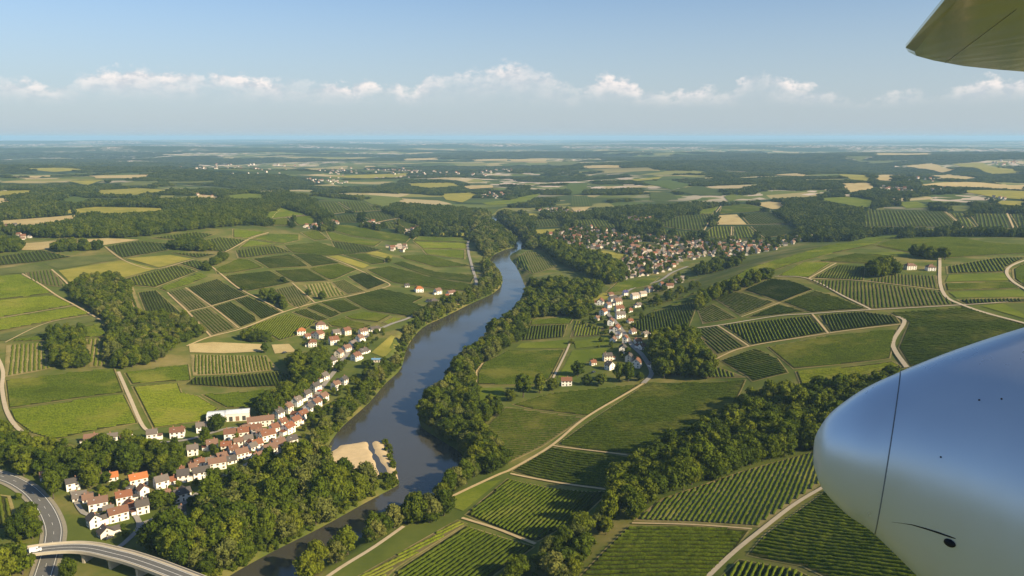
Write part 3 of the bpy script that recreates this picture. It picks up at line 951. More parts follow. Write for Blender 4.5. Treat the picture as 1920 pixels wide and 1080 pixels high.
for s, cover, dpx in FIELDS:
    ppx = P(s)
    poly = ground(ppx)
    COVER.append(poly)
    r = np.hypot(*poly.mean(0))
    full = poly
    poly = shrink(poly, 1.5 + r * 0.0006) if r < 2600 else poly
    u = rowdir_world(ppx, dpx) if dpx is not None else np.array([1.0, 0.0])
    nm = {'meadow': 'meadow', 'hay': 'hay_field', 'wheat': 'stubble_field', 'olive': 'grass_field'}.get(cover, 'vineyard_field')
    rowed = cover[0] == 's' and r < 2300
    if rowed and abs(dpx[1]) < 0.35 and FIELD_N[0] % 2:
        u = rowdir_world(ppx, (0.6, 1))
    o = sheet(nm, poly, SHEET['g'] if rowed else SHEET[cover], rowdir=u, spacing=max(3.0, r * 0.0032))
    if o:
        tag(o, kind='structure')
    if o and rowed:
        sheet('headland', full, SHEET['head'], off=0.07 + r * 0.0003, parent=o)
        sp = max(3.2, r * 0.0036)
        geo = [row_geometry(a, b_, r * 0.006, sp * 0.55, 1.3 + r * 0.0002) for a, b_ in vine_rows(shrink(poly, 1.0), u, sp)]
        if geo:
            cnts = np.cumsum([0] + [len(V) for V, _ in geo[:-1]])
            me = mesh_np('vine_rows', np.concatenate([V for V, _ in geo]), np.concatenate([F_ + c for (_, F_), c in zip(geo, cnts)]), VINE[cover[1]], False)
            orient_up(me)
            tag(obj('vine_rows', me, o), kind='stuff')
            vine_total += len(me.polygons) * 2
print('vine tris', vine_total)

# ------------------------------------------------------------------ roads, lanes and tracks
ROADS = [
 ("-30,886 0,894 30,905 60,925 85,955 100,990 99,1018 92,1045 75,1100", 9.0, 'asphalt', 'road'),
 ("-25,640 4,690 4,730 14,775 40,810 92,842", 5.0, 'pale_track', 'lane'),
 ("222,698 245,750 268,800 290,815", 4.5, 'pale_track', 'lane'),
 ("130,905 150,955 175,968 235,955 262,985 235,1018 205,1040", 4.0, 'lane', 'lane'),
 ("262,985 300,970 335,952 372,925 420,893 470,868 500,845 530,815 545,795", 4.5, 'lane', 'lane'),
 ("290,832 350,826 400,812 440,803 500,812 530,815", 4.5, 'lane', 'lane'),
 ("530,815 560,778 588,748 608,722 628,697 640,680 660,655 690,630 730,610 765,598 800,580 830,570 870,556 886,546 893,530 885,500 878,470 880,450 900,430", 6.0, 'lane', 'road'),
 ("350,650 393,633 457,616 532,586 590,569 634,560 718,541 727,531 671,506 612,482", 4.0, 'track', 'track'),
 ("396,500 440,536 465,551 532,586", 4.0, 'track', 'track'), ("548,531 590,568", 3.5, 'track', 'track'),
 ("314,549 395,631", 3.5, 'track', 'track'), ("348,540 448,616", 3.0, 'track', 'track'), ("352,586 396,575 465,555", 3.0, 'track', 'track'),
 ("423,473 465,450 504,437", 4.0, 'track', 'track'), ("197,463 227,486 260,500 297,505 364,487", 3.5, 'track', 'track'),
 ("42,514 102,552 142,574 190,602", 4.0, 'track', 'track'), ("97,506 131,538", 4.0, 'track', 'track'),
 ("10,643 90,606 180,590", 2.5, 'track', 'track'), ("0,598 140,574", 2.5, 'track', 'track'),
 ("800,957 860,926 935,891 957,882 1035,836 1100,783 1206,720", 4.5, 'track', 'track'),
 ("1206,720 1222,700 1205,668 1185,648 1165,618 1150,600 1140,585 1160,560 1190,540 1235,528 1260,512 1290,500", 6.0, 'lane', 'road'),
 ("1035,714 1062,660 1070,640", 3.5, 'pale_track', 'lane'), ("905,682 893,700 893,740 896,780 906,822", 3.0, 'track', 'track'),
 ("1700,690 1679,660 1675,640 1696,604 1682,594", 6.0, 'pale_track', 'lane'), ("1340,675 1402,651 1552,626 1690,609", 3.5, 'track', 'track'),
 ("1296,617 1347,611 1460,593 1525,589 1630,582 1800,573 1890,567", 4.0, 'pale_track', 'lane'),
 ("1452,519 1515,523 1583,557 1632,581", 4.0, 'pale_track', 'lane'), ("1515,523 1620,528 1765,545", 3.5, 'track', 'track'),
 ("1523,590 1553,626", 3.5, 'track', 'track'), ("1345,611 1404,650", 3.0, 'track', 'track'), ("1463,568 1390,595", 3.0, 'track', 'track'), ("1517,523 1568,494", 4.0, 'track', 'track'),
 ("1762,485 1766,545 1810,575 1930,610", 6.0, 'pale_track', 'lane'), ("1930,548 1896,526 1890,504 1930,486", 6.0, 'pale_track', 'lane'),
 ("1565,902 1500,940 1430,993 1370,1042 1310,1100", 4.5, 'pale_track', 'lane'), ("1546,905 1584,880", 4.0, 'track', 'track'),
 ("866,972 930,992 1004,1021", 4.0, 'track', 'track'), ("957,889 1040,905 1146,920", 4.0, 'track', 'track'), ("1034,836 1110,846 1187,856", 3.0, 'track', 'track'),
 ("757,988 700,1028 640,1065 590,1100", 4.0, 'pale_track', 'lane'), ("1185,982 1300,985 1410,993", 3.0, 'track', 'track'),
 ("1400,422 1484,421", 5.0, 'track', 'track'), ("1372,426 1371,450", 4.0, 'track', 'track'), ("1340,402 1352,387", 5.0, 'track', 'track'), ("1320,434 1338,402", 5.0, 'track', 'track'),
 ("1888,400 1902,431 1915,440", 7.0, 'track', 'track'), ("1584,427 1925,431", 5.0, 'track', 'track'), ("1773,398 1806,428", 5.0, 'track', 'track'),
 ("617,403 662,398 718,396", 5.0, 'track', 'track'), ("703,419 750,410", 5.0, 'track', 'track'), ("502,412 578,404", 5.0, 'track', 'track'), ("527,392 505,415", 4.0, 'track', 'track'),
]
ROAD_XY = []
for k, (s, w, mt, nm) in enumerate(ROADS):
    line = catmull(ground(P(s)), 5)
    w = w if k == 0 else w * ((0.6 if mt == 'pale_track' else 0.74) if nm != 'track' else 0.52)
    ROAD_XY.append((line, w))
    r = np.hypot(*line.mean(0))
    o = tag(strip(nm, line, w, MATS[mt], 0.30 + r * 0.0005 + 0.01 * (k % 7)), kind='structure')
    if k == 0:
        tag(strip('shoulder', line, w + 4.0, MATS['shoulder'], 0.22 + r * 0.0004), kind='structure')
        nrm = np.gradient(line, axis=0)
        nrm = np.stack([-nrm[:, 1], nrm[:, 0]], 1) / np.hypot(*nrm.T)[:, None]
        for q in (-3.6, 3.6):
            tag(strip('road_line', line + nrm * q, 0.25, MATS['road_paint'], 0.62 + r * 0.0005), kind='structure')
        cum = np.concatenate([[0], np.cumsum(np.hypot(*np.diff(line, axis=0).T))])
        for a in np.arange(2, cum[-1] - 4, 12.0):
            seg = np.stack([np.interp([a, a + 3.5], cum, line[:, 0]), np.interp([a, a + 3.5], cum, line[:, 1])], 1)
            tag(strip('road_dash', seg, 0.16, MATS['road_paint'], 0.62 + r * 0.0005), kind='structure')

# sandbar in the river bend
sb = shrink(on_plane(P("600,878 606,855 640,834 680,826 702,825 722,830 735,848 741,876 746,900 700,907 650,903 606,893"), 0.3), -2)
vv, ff = drape(sb, 0, 2.2)
edge_d = dist_line(vv[:, :2], sb, True)
wob = (fbm(vv[:, 0] / 16, vv[:, 1] / 16, 4, 4) - 0.5)
vv[:, 2] = np.clip(-0.5 + edge_d * 0.2 + wob * 1.4, -1.2, 0.55) + 0.25 * (fbm(vv[:, 0] / 5, vv[:, 1] / 5, 9, 3) - 0.5)
# the back channel cuts through it
ch = on_plane(P("691,818 697,842 708,864 726,900"), 0.3)
vv[:, 2] -= np.clip(1.1 - dist_line(vv[:, :2], ch) / 3.6 + wob * 1.5, 0, 1) * 1.3
tag(obj('sandbar', mesh_np('sandbar', vv, upnormals(vv, ff), MATS['sand'], True)), kind='structure')
# ------------------------------------------------------------------ houses: positions first (trees keep clear of them)
# x, y (foot of the house as sighted), length m, depth m, ridge angle deg (0 = +X), storeys, roof colour, roof kind, row
HOUSES = []


def hs(row, data):
    for it in data.split(';'):
        q = it.split()
        if not q:
            continue
        HOUSES.append((row, float(q[0]), float(q[1]), float(q[2]), float(q[3]), float(q[4]), int(q[5]), q[6], q[7] if len(q) > 7 else 'gable'))


hs('edge', "172 831 13 8 18 2 b;212 824 8 7 20 1 g;236 824 9 7 15 1 b;286 824 11 8 25 2 g;333 819 14 8.5 20 2 r;379 809 12 8 18 2 g")
hs('lane', "362 852 10 7.5 25 2 g;398 842 9 8 20 2 b;425 845 8.5 7.5 10 2 r;374 873 8 7 25 1 r;408 878 14 8 30 2 b;433 867 9 8 40 1 d;453 860 11 9 38 2 b;378 895 13 8 32 2 d;344 901 10 9 30 2 d;340 887 5 5 30 1 r;416 860 8 7 25 1 b;392 868 7 6 30 1 g;362 880 8 7 30 1 b;326 905 7 6 30 1 r")
hs('low', "303 913 11 9 35 2 g;342 937 14 8.5 38 2 d;260 909 14 8.5 36 2 o;269 930 9 8 -50 2 b;233 942 11 9 34 2 r;185 954 12.5 9 34 2 b;150 936 11 9 32 1 g;137 917 12 8 32 2 d;152 903 8 7 30 1 r;92 897 12 8 22 1 b;212 899 9 7 32 1 o;267 960 10 9 36 2 d;222 974 16 9 36 2 r;177 986 9.5 8 -48 2 d;198 1004 10 9 -48 1 d;335 971 12 8 38 2 d;420 935 7 6 40 1 r;288 945 8 7 35 2 b;250 955 7 6 36 1 r;204 960 7 6 34 1 g;165 940 8 7 32 1 b;312 940 8 7 38 2 b;246 925 7 6 36 1 d")
hs('terrace', "432 823 11 9 20 2 r;457 820 12 9 22 2 r;481 813 10 8 22 2 r;476 800 14 9 18 2 b;502 797 13 9 18 2 b;502 825 14 10 40 2 r;482 843 11 9 45 2 r;474 848 8 7 45 2 g;488 866 15 9 52 2 b;506 851 12 9 52 2 b;523 842 13 9 50 2 b;547 829 11 8 40 1 d;448 838 8 7 20 2 b;466 834 8 7 30 2 g;515 812 9 8 50 2 r;530 800 8 8 60 2 r;490 820 9 7 25 2 b;462 808 9 7 20 1 b;438 852 8 7 30 2 r")
hs('west', "522 783 10 9 62 2 d;540 773 10 9 66 2 b;557 760 11 9 68 2 g;575 748 10 9 68 2 d;592 733 10 9 68 2 d;608 713 11 9 68 2 g;622 685 11 10 60 2 d")
hs('east', "541 811 11 9 64 2 r;554 798 10 9 66 2 r;567 786 10 9 66 2 r;580 774 10 9 68 2 d;593 763 10 9 68 2 r;606 752 11 9 68 2 b;630 730 11 9 60 2 b;645 720 9 8 60 2 d")
hs('upper', "636 669 11 9 62 2 b;650 660 11 9 62 2 b;668 675 12 10 55 2 r;681 662 11 9 50 1 d;662 651 12 9 60 2 g;675 641 11 9 55 2 b;681 628 14 9 35 2 b;703 620 13 8 25 1 d;650 627 11 9 40 2 r;631 627 12 9 25 1 g;626 645 13 10 30 2 r;586 649 13 11 22 2 r hip;598 634 13 11 60 2 r;576 634 10 8 40 1 r;565 627 13 11 20 2 o hip;601 616 15 12 25 2 b hip;708 678 14 7 5 1 u")
hs('road', "786 547 17 12 10 2 o hip;821 551 14 10 40 2 b;812 567 15 12 40 1 d hip;846 555 15 10 45 2 b;763 538 10 8 20 1 d;838 562 9 8 40 2 r")
hs('alone', "1062 722 12 9 5 2 r")
hs('hamlet', "1194 688 10 11 70 2 r;1180 677 10 9 70 2 d;1168 661 12 9 72 2 d;1143 692 10 9 -60 2 d;1139 675 12 9 15 2 d;1112 684 7 6 20 1 r;1226 690 7 7 30 1 g;1196 643 10 8 20 1 r;1204 654 9 8 30 1 r;1156 622 17 9 75 2 r;1145 609 15 9 75 2 r;1186 625 9 8 30 1 b;1150 640 9 8 60 1 b;1172 642 8 7 70 2 r;1160 632 9 8 70 2 d;1210 630 8 7 30 1 g;1120 600 8 8 40 1 b;1182 605 8 7 20 1 r")
hs('bend', "1163 596 14 10 20 2 g;1161 584 13 10 20 2 r;1158 571 13 10 30 2 b;1131 590 13 10 70 2 r;1100 584 9 9 10 2 r hip;1126 571 15 10 70 2 r;1149 565 18 9 40 2 d;1190 560 14 9 30 2 w;1205 556 13 8 30 2 w;1172 554 9 9 20 2 p;1227 544 15 8 40 2 w;1240 538 10 8 40 2 r;1140 578 10 8 30 2 b;1180 585 9 8 20 1 r;1197 575 9 8 30 1 g;1217 548 9 8 30 2 b;1145 555 9 8 30 1 r")
hs('farm', "1706 505 17 12 5 2 b hip;1744 507 15 12 5 2 b hip")
HPX = np.array([[h[1], h[2]] for h in HOUSES])
HXY = ground(HPX)
HZ = H(HXY[:, 0], HXY[:, 1])

# small houses of the valley villages
VILL = [("1005,446 1060,429 1110,426 1170,440 1210,441 1190,465 1130,469 1060,462", 150), ("1150,467 1200,462 1260,470 1282,488 1250,510 1200,520 1160,525 1178,502", 170),
        ("1205,443 1270,446 1340,456 1360,478 1290,488 1252,470", 90), ("1280,451 1400,453 1470,456 1458,468 1380,483 1340,478", 85), ("1462,452 1570,436 1580,440 1472,461", 22),
        ("1002,393 1060,391 1095,399 1088,404 1030,404", 36), ("1165,406 1240,411 1238,419 1190,424 1172,414", 34), ("1210,548 1245,536 1275,520 1290,525 1240,548", 16)]
HAML = [("560,426 580,421 632,416 636,420 575,429", 16), ("672,418 700,418 720,425 690,427", 14), ("757,433 785,429 785,436 760,438", 9), ("790,423 820,416 822,420 800,427", 9),
        ("875,401 895,403 925,412 918,418 890,410", 14), ("724,464 745,459 768,465 760,473 735,472", 12), ("-20,425 30,425 30,432 -20,437", 10), ("30,441 58,443 55,448 35,450", 6), ("879,429 895,428 893,440 883,447", 6),
        ("1630,351 1670,347 1730,358 1700,364 1640,357", 26), ("1735,358 1780,350 1776,357 1740,364", 14), ("1830,383 1870,385 1870,390 1840,389", 10), ("1858,370 1888,372 1884,377 1862,376", 7),
        ("895,366 930,360 960,366 940,372 905,372", 16), ("365,366 400,365 398,369 368,370", 4), ("1690,335 1780,338 1760,342 1700,341", 12), ("1850,300 1920,303 1920,312 1860,310", 16),
        ("560,322 640,316 760,318 880,322 960,318 965,328 760,334 620,335", 90), ("300,318 420,306 560,312 560,324 430,330", 50), ("1150,283 1300,280 1480,281 1470,286 1200,288", 40), ("570,336 640,338 660,344 590,345", 24)]


def scatter(poly, n, rng, mind=0):
    x0, y0 = poly.min(0)
    x1, y1 = poly.max(0)
    out = []
    tries = 0
    while len(out) < n and tries < n * 60:
        tries += 1
        p = np.array([[rng.uniform(x0, x1), rng.uniform(y0, y1)]])
        if in_poly(p, poly)[0] and (mind == 0 or all(np.hypot(*(p[0] - q)) > mind for q in out)):
            out.append(p[0])
    return np.array(out).reshape(-1, 2)


rngv = np.random.default_rng(5)
VPTS, VILLPOLY = [], []
for s, n in VILL:
    poly = ground(P(s))
    VILLPOLY.append(poly)
    VPTS.append(scatter(poly, n, rngv, 8.0))
HPTS = []
for s, n in HAML:
    poly = ground(P(s))
    VILLPOLY.append(poly)
    HPTS.append(scatter(poly, n, rngv, 9))
VXY = np.concatenate(VPTS)
HAXY = np.concatenate(HPTS)

# ------------------------------------------------------------------ trees
def leaf_mat(name, c0, c1, c2):
    def f(g, b, nt):
        rnd = g.n('ShaderNodeObjectInfo').outputs['Random']
        p = pos(g)
        c = g.ramp(rnd, [(0.0, c0), (0.55, c1), (1.0, c2)])
        n = g.noise(p, 0.35, 3, 0.7)
        hv = g.n('ShaderNodeHueSaturation', i={'Hue': 0.5, 'Saturation': 1.0, 'Value': g.smooth(n, 0.25, 0.75, 0.62, 1.35), 'Color': c})
        nt.links.new(hv.outputs[0], b.inputs['Base Color'])
        tr = g.n('ShaderNodeBsdfTranslucent', i={'Color': g.mix(0.5, hv.outputs[0], (0.10, 0.14, 0.01))})
        mx = g.n('ShaderNodeMixShader', i={0: 0.28, 1: b.outputs[0], 2: tr.outputs[0]})
        nt.links.new(mx.outputs[0], nt.nodes['Material Output'].inputs['Surface'])
    return material(name, f, 0.8)


LEAF = {'oak': leaf_mat('leaf_oak', (0.042, 0.064, 0.006), (0.078, 0.104, 0.008), (0.118, 0.138, 0.011)),
        'ash': leaf_mat('leaf_ash', (0.058, 0.086, 0.007), (0.100, 0.128, 0.009), (0.150, 0.166, 0.013)),
        'willow': leaf_mat('leaf_willow', (0.085, 0.100, 0.022), (0.135, 0.145, 0.032), (0.185, 0.180, 0.042)),
        'forest': leaf_mat('leaf_forest', (0.034, 0.054, 0.008), (0.064, 0.088, 0.012), (0.105, 0.122, 0.018))}
simple('bark', (0.09, 0.07, 0.05), 0.3, 2.0)


def crown_geometry(rng, height, rad, base, nclump, nleaf, leaf, shape='round', core=True):
    """leaf quads on the skins of many overlapping clumps + dull inner cores"""
    V, F_ = [], []
    ch = height - base
    cl = []
    for k in range(nclump):
        for _ in range(20):
            u = rng.uniform(0, 1)
            th = rng.uniform(0, 2 * math.pi)
            if shape == 'round':
                prof = math.sqrt(max(0.02, 1 - (2 * (u * 0.92 + 0.06) - 1) ** 2)) * (1.05 if u < 0.6 else 0.92)
            elif shape == 'column':
                prof = 0.35 + 0.65 * math.sin(math.pi * min(0.98, 0.12 + u * 0.85))
            else:
                prof = (1 - u) ** 0.8 * 1.0 + 0.08
            rr = rad * prof * math.sqrt(rng.uniform(0.05, 1.0)) * 0.78
            c = np.array([rr * math.cos(th), rr * math.sin(th), base + u * ch * 0.86 + 0.05 * ch])
            if all(np.linalg.norm((c - q[0]) * [1, 1, 0.8]) > rad * 0.22 for q in cl) or _ == 19:
                break
        cr = rad * rng.uniform(0.26, 0.44) * (0.8 if shape != 'round' else 1.0)
        cl.append((c, cr))
    per = max(6, nleaf // nclump)
    nv = 0
    axis = np.array([0, 0, base + ch * 0.42])
    for c, cr in cl:
        d_ = rng.normal(0, 1, (per, 3))
        d_ /= np.linalg.norm(d_, axis=1)[:, None]
        out = c - axis
        out = out / (np.linalg.norm(out) + 1e-6)
        keep = (d_ @ out > -0.55) | (d_[:, 2] > 0.2)
        d_ = d_[keep]
        m_ = len(d_)
        rr = cr * rng.uniform(0.72, 1.16, m_)
        ctr = c + d_ * rr[:, None] * [1, 1, 0.82]
        nrm = d_ + rng.normal(0, 0.55, (m_, 3))
        nrm /= np.linalg.norm(nrm, axis=1)[:, None]
        t = np.cross(nrm, rng.normal(0, 1, (m_, 3)))
        t /= np.maximum(np.linalg.norm(t, axis=1), 1e-6)[:, None]
        b_ = np.cross(nrm, t)
        s = leaf * rng.uniform(0.6, 1.35, m_)[:, None]
        q = np.stack([ctr - t * s - b_ * s * 0.5, ctr + t * s * 0.2 - b_ * s * 0.9, ctr + t * s + b_ * s * 0.4, ctr - t * s * 0.3 + b_ * s * 0.9], 1)
        V.append(q.reshape(-1, 3))
        F_.append(np.arange(nv, nv + 4 * m_).reshape(-1, 4))
        nv += 4 * m_
        if core:
            # low dull body so that sky does not show through everywhere
            k = 5
            ring = []
            for zz_, rr_ in ((-0.72, 0.45), (0.0, 0.80), (0.62, 0.48)):
                for j in range(k):
                    a = 2 * math.pi * (j + 0.3 * zz_) / k
                    ring.append(c + cr * np.array([rr_ * math.cos(a), rr_ * math.sin(a), zz_ * 0.82]))
            V.append(np.array(ring))
            fs = []
            for lv in range(2):
                for j in range(k):
                    fs.append([nv + lv * k + j, nv + lv * k + (j + 1) % k, nv + (lv + 1) * k + (j + 1) % k, nv + (lv + 1) * k + j])
            fs.append([nv + 10, nv + 11, nv + 12, nv + 13])
            F_.append(np.array(fs))
            nv += 15
    return np.concatenate(V), np.concatenate(F_)


def trunk_geometry(rng, height, rad, base):
    n, rings = 7, [(-0.6, 1.35), (0.5, 1.0), (base, 0.8), (base + (height - base) * 0.45, 0.45)]
    r0 = 0.022 * height + 0.08
    V, F_ = [], []

    def tube(path):
        st = len(V)
        for (x, y, z, r_) in path:
            for j in range(n):
                a = 2 * math.pi * j / n
                V.append((x + r_ * math.cos(a), y + r_ * math.sin(a), z))
        for k in range(len(path) - 1):
            for j in range(n):
                F_.append([st + k * n + j, st + k * n + (j + 1) % n, st + (k + 1) * n + (j + 1) % n, st + (k + 1) * n + j])
    tube([(rng.normal(0, 0.08), rng.normal(0, 0.08), z, r0 * f) for z, f in rings])
    for _ in range(5):
        a = rng.uniform(0, 6.28)
        z0 = base * rng.uniform(0.8, 1.2)
        L = rad * rng.uniform(0.45, 0.75)
        tube([(0, 0, z0, r0 * 0.45), (L * 0.5 * math.cos(a), L * 0.5 * math.sin(a), z0 + L * 0.5, r0 * 0.3), (L * math.cos(a), L * math.sin(a), z0 + L * 1.0, r0 * 0.12)])
    return np.array(V), np.array(F_)


# kind: (height, crown radius, crown base, clumps, leaves, leaf size, shape, leaf material)
SPECIES = {'oak': (14, 6.4, 2.4, 26, 2300, 0.52, 'round', 'oak'), 'ash': (16, 6.0, 3.0, 26, 2200, 0.50, 'round', 'ash'),
           'willow': (15, 6.4, 1.8, 28, 2400, 0.46, 'round', 'willow'), 'poplar': (26, 3.9, 2.0, 30, 2300, 0.46, 'column', 'willow'),
           'shrub': (5.0, 3.0, 0.3, 14, 900, 0.36, 'round', 'ash')}
rt = np.random.default_rng(3)
PROTO = {}
for sp, (h, rad, base, nc, nl, lf, shp, lm) in SPECIES.items():
    PROTO[sp] = []
    for v in range(4 if sp != 'poplar' else 2):
        f = rt.uniform(0.9, 1.1)
        cV, cF = crown_geometry(rt, h * f, rad / f, base, nc, nl, lf, shp)
        tV, tF = trunk_geometry(rt, h * f, rad, base)
        crown = mesh_np(sp + '_crown', cV, cF, LEAF[lm])
        trunk = mesh_np(sp + '_trunk', tV, tF, MATS['bark'], True)
        whole = mesh_np(sp + '_whole', np.concatenate([cV, tV]), np.concatenate([cF, tF + len(cV)]), [LEAF[lm], MATS['bark']], False,
                        np.concatenate([np.zeros(len(cF)), np.ones(len(tF))]))
        PROTO[sp].append((trunk, crown, whole))
# far woodland: flatter clumps of several crowns (10 m wide, scaled)
CLUMP = []
for v in range(5):
    Vs, Fs, nv = [], [], 0
    for k in range(5):
        cV, cF = crown_geometry(rt, rt.uniform(0.75, 1.1), 0.42, 0.12, 7, 110, 0.085, 'round')
        cV = cV + [rt.uniform(-0.5, 0.5), rt.uniform(-0.5, 0.5), 0]
        Vs.append(cV)
        Fs.append(cF + nv)
        nv += len(cV)
    CLUMP.append(mesh_np('woodland_clump', np.concatenate(Vs), np.concatenate(Fs), LEAF['forest']))

# woods: outline, spacing m, mix of species, size range, label, group
WOODS = [
 ("255,1032 290,1000 330,985 365,985 385,940 430,900 480,890 530,885 556,850 600,838 612,868 640,893 700,893 742,893 746,908 690,938 600,988 510,1033 430,1076 340,1076", 7.0, 'oak ash ash willow', (0.85, 1.3), "broadleaf tree in the large riverside wood below the sandbar", 'trees of the large riverside wood'),
 ("572,848 612,833 640,797 690,752 720,717 752,688 745,672 715,690 690,712 665,745 640,760 612,785 592,808", 7.0, 'ash willow shrub oak', (0.6, 0.95), "bankside tree between the village street gardens and the river", 'trees along the village bank'),
 ("750,684 764,648 790,613 830,593 880,568 924,548 938,530 930,512 912,494 905,505 912,530 880,550 850,560 800,582 772,602 758,640", 6.5, 'shrub ash shrub willow', (0.6, 0.95), "low bushy tree on the grassy far bank of the river", 'bushes on the upper bank'),
 ("990,545 1040,555 1100,562 1118,577 1092,600 1050,592 992,600 975,640 948,655 908,682 896,700 896,740 902,770 908,800 942,850 947,880 905,905 845,942 832,975 775,986 757,984 700,1024 640,1060 590,1095 525,1095 575,1060 630,1030 690,994 745,965 790,940 832,915 860,890 876,868 866,848 840,830 810,811 792,795 790,762 803,738 838,724 850,693 878,664 912,636 922,614 953,594 978,576", 7.0, 'oak willow oak ash', (0.7, 1.08), "broadleaf tree in the long grove on the near river bank", 'trees of the long river grove'),
 ("1150,908 1200,862 1245,842 1335,797 1385,767 1430,732 1490,732 1590,722 1690,702 1690,765 1830,795 2050,805 2150,845 1900,852 1640,836 1575,840 1525,843 1440,865 1384,884 1300,915 1240,932 1192,972 1155,962 1142,930", 8.0, 'oak oak ash oak', (0.8, 1.3), "dark tree in the hillside forest left of the aircraft nose", 'trees of the hillside forest'),
 ("1142,958 1166,966 1150,990 1110,1040 1080,1090 935,1100 960,1072 1022,1022 1078,985 1102,957", 7.6, 'oak ash willow shrub', (0.6, 1.0), "tree in the hedge strip between the diagonal-row and level-row vineyards", 'trees of the hedge strip'),
 ("1215,642 1250,626 1300,621 1312,650 1350,690 1330,711 1242,711 1214,690", 8.4, 'oak ash', (0.8, 1.15), "tree in the grove above the big level vineyard beside the hamlet street", 'trees of the hamlet grove'),
 ("0,808 40,824 75,838 130,850 138,880 100,884 104,912 140,1000 118,1012 104,962 64,906 0,886 -60,875 -60,800", 8.0, 'oak ash ash', (0.75, 1.1), "tree in the belt between the curved road and the village", 'trees beside the curved road'),
 ("25,905 60,935 80,970 82,1012 40,1022 -40,1012 -40,995 38,988 32,950 6,915", 7.5, 'ash oak shrub', (0.7, 1.0), "tree inside the curve of the asphalt road", 'trees inside the road curve'),
 ("-60,1040 30,1042 60,1048 72,1095 -60,1100", 8.0, 'ash oak', (0.85, 1.15), "tree in the bottom corner below the viaduct end", 'trees by the viaduct end'),
 ("105,1070 120,1052 145,1056 150,1085 105,1095", 7.5, 'ash oak', (0.7, 0.9), "tree standing below the viaduct beside the road", 'trees below the viaduct'),
 ("140,842 200,834 262,832 310,842 350,870 335,890 300,898 282,892 240,890 212,888 170,888 150,896 130,872", 7.8, 'oak ash oak', (0.75, 1.1), "tree in the wooded patch in the middle of the village", 'trees of the village wood'),
 ("92,627 156,626 163,690 150,692 103,694 92,660", 6.6, 'oak ash', (0.6, 0.85), "tree in the small wood between two sandy striped vineyards", 'trees of the small wood between vineyards'),
 ("125,546 155,529 205,520 244,537 240,591 272,599 352,604 384,632 345,643 320,658 292,682 222,697 200,680 207,625 192,598 155,573 130,559", 6.6, 'oak ash oak willow', (0.5, 0.85), "tree in the big dark wood of the left slope", 'trees of the left slope wood'),
 ("482,550 505,547 550,576 532,583 495,564", 7.5, 'oak shrub ash', (0.6, 1.0), "tree in the thicket beside the dark vineyard", 'trees of the thicket'),
 ("512,700 550,672 612,665 638,698 600,735 560,757 522,785 490,790 472,772 505,742 560,722 535,695", 8.0, 'oak ash', (0.75, 1.1), "tree in the grove behind the village street", 'trees of the street grove'),
 ("455,626 480,621 527,641 512,646 460,641", 7.0, 'oak shrub', (0.6, 0.9), "tree in the row below the bright green plot", 'trees in the plot edge row'),
 ("1002,456 1020,454 1100,474 1160,494 1176,508 1162,532 1133,535 1100,518 1050,494", 9.0, 'oak ash', (0.9, 1.3), "tree in the dark belt below the valley village", 'trees of the village belt'),
 ("975,532 1005,531 1060,526 1130,532 1118,562 1040,556 988,546", 8.0, 'oak ash shrub', (0.7, 1.1), "tree in the thicket north of the long river grove", 'trees north of the grove'),
 ("890,402 930,397 960,420 984,445 975,460 950,446 930,428 916,412 922,432 952,456 946,466 930,474 915,487 897,470 886,440", 9.5, 'oak willow', (0.8, 1.2), "tree beside the distant river reach", 'trees of the distant reach'),
 ("950,396 975,420 1000,450 1010,470 990,468 965,440 940,412", 10, 'oak willow', (0.8, 1.2), "tree on the far side of the distant river reach", 'trees of the distant reach far side'),
 ("87,463 120,456 190,458 190,470 110,473", 8.5, 'oak', (0.8, 1.1), "tree in the short dark wood by the stubble strip", 'trees by the stubble strip'),
 ("318,456 350,449 380,453 412,468 380,472 322,470", 8.5, 'oak', (0.8, 1.1), "tree in the dark clump at the top of the left slope", 'trees of the top clump'),
 ("1626,516 1635,497 1665,491 1680,500 1681,517 1640,522", 7.5, 'oak', (0.9, 1.2), "tree in the rounded clump beside the farm", 'trees of the farm clump'),
 ("1300,580 1335,556 1400,532 1446,517 1450,521 1405,537 1340,562 1306,584", 6.0, 'shrub ash', (0.7, 1.1), "bush in the hedge along the hill crest", 'bushes of the crest hedge'),
 ("1690,476 1730,469 1790,476 1770,489 1742,487", 8.5, 'oak ash', (0.8, 1.1), "tree in the copse above the two farmhouses", 'trees of the farm copse'),
 ("60,445 40,432 90,430 150,413 230,406 360,396 430,386 490,401 493,415 440,425 370,431 270,444 215,447 100,447", 10, 'oak', (0.9, 1.2), "tree of the forest on the left ridge", 'trees of the left ridge'),
 ("-60,440 0,446 35,452 40,472 0,475 -60,480", 9, 'oak', (0.8, 1.2), "tree at the left edge of the plateau", 'trees at the plateau edge'),
 ("380,505 398,497 420,482 428,484 402,502 388,512", 7, 'oak', (0.6, 0.9), "tree in the hedge at the tip of the green plot", 'trees of the plot tip hedge'),
 ("897,775 925,768 936,780 915,800 900,798", 7.5, 'oak ash', (0.7, 1.0), "tree in the clump beside the grove track", 'trees of the grove track clump'),
 ("1130,940 1165,930 1185,945 1170,965 1150,962", 7.0, 'ash oak', (0.6, 0.9), "tree at the tip of the hillside forest", 'trees at the forest tip'),
 ("713,838 724,832 735,850 741,876 744,893 737,893 730,872 722,850", 3.4, 'shrub', (0.35, 0.6), "shrub on the spit beside the sandbar", 'shrubs of the sandbar spit'),
 ("1290,505 1330,492 1400,483 1380,500 1310,518", 9, 'shrub oak', (0.7, 1.1), "tree on the slope between village and hill crest", 'trees of the village slope'),
 ("1195,575 1260,548 1320,525 1310,540 1230,575", 9, 'shrub ash', (0.5, 0.9), "bush on the slope behind the bend houses", 'bushes of the bend slope'),
]
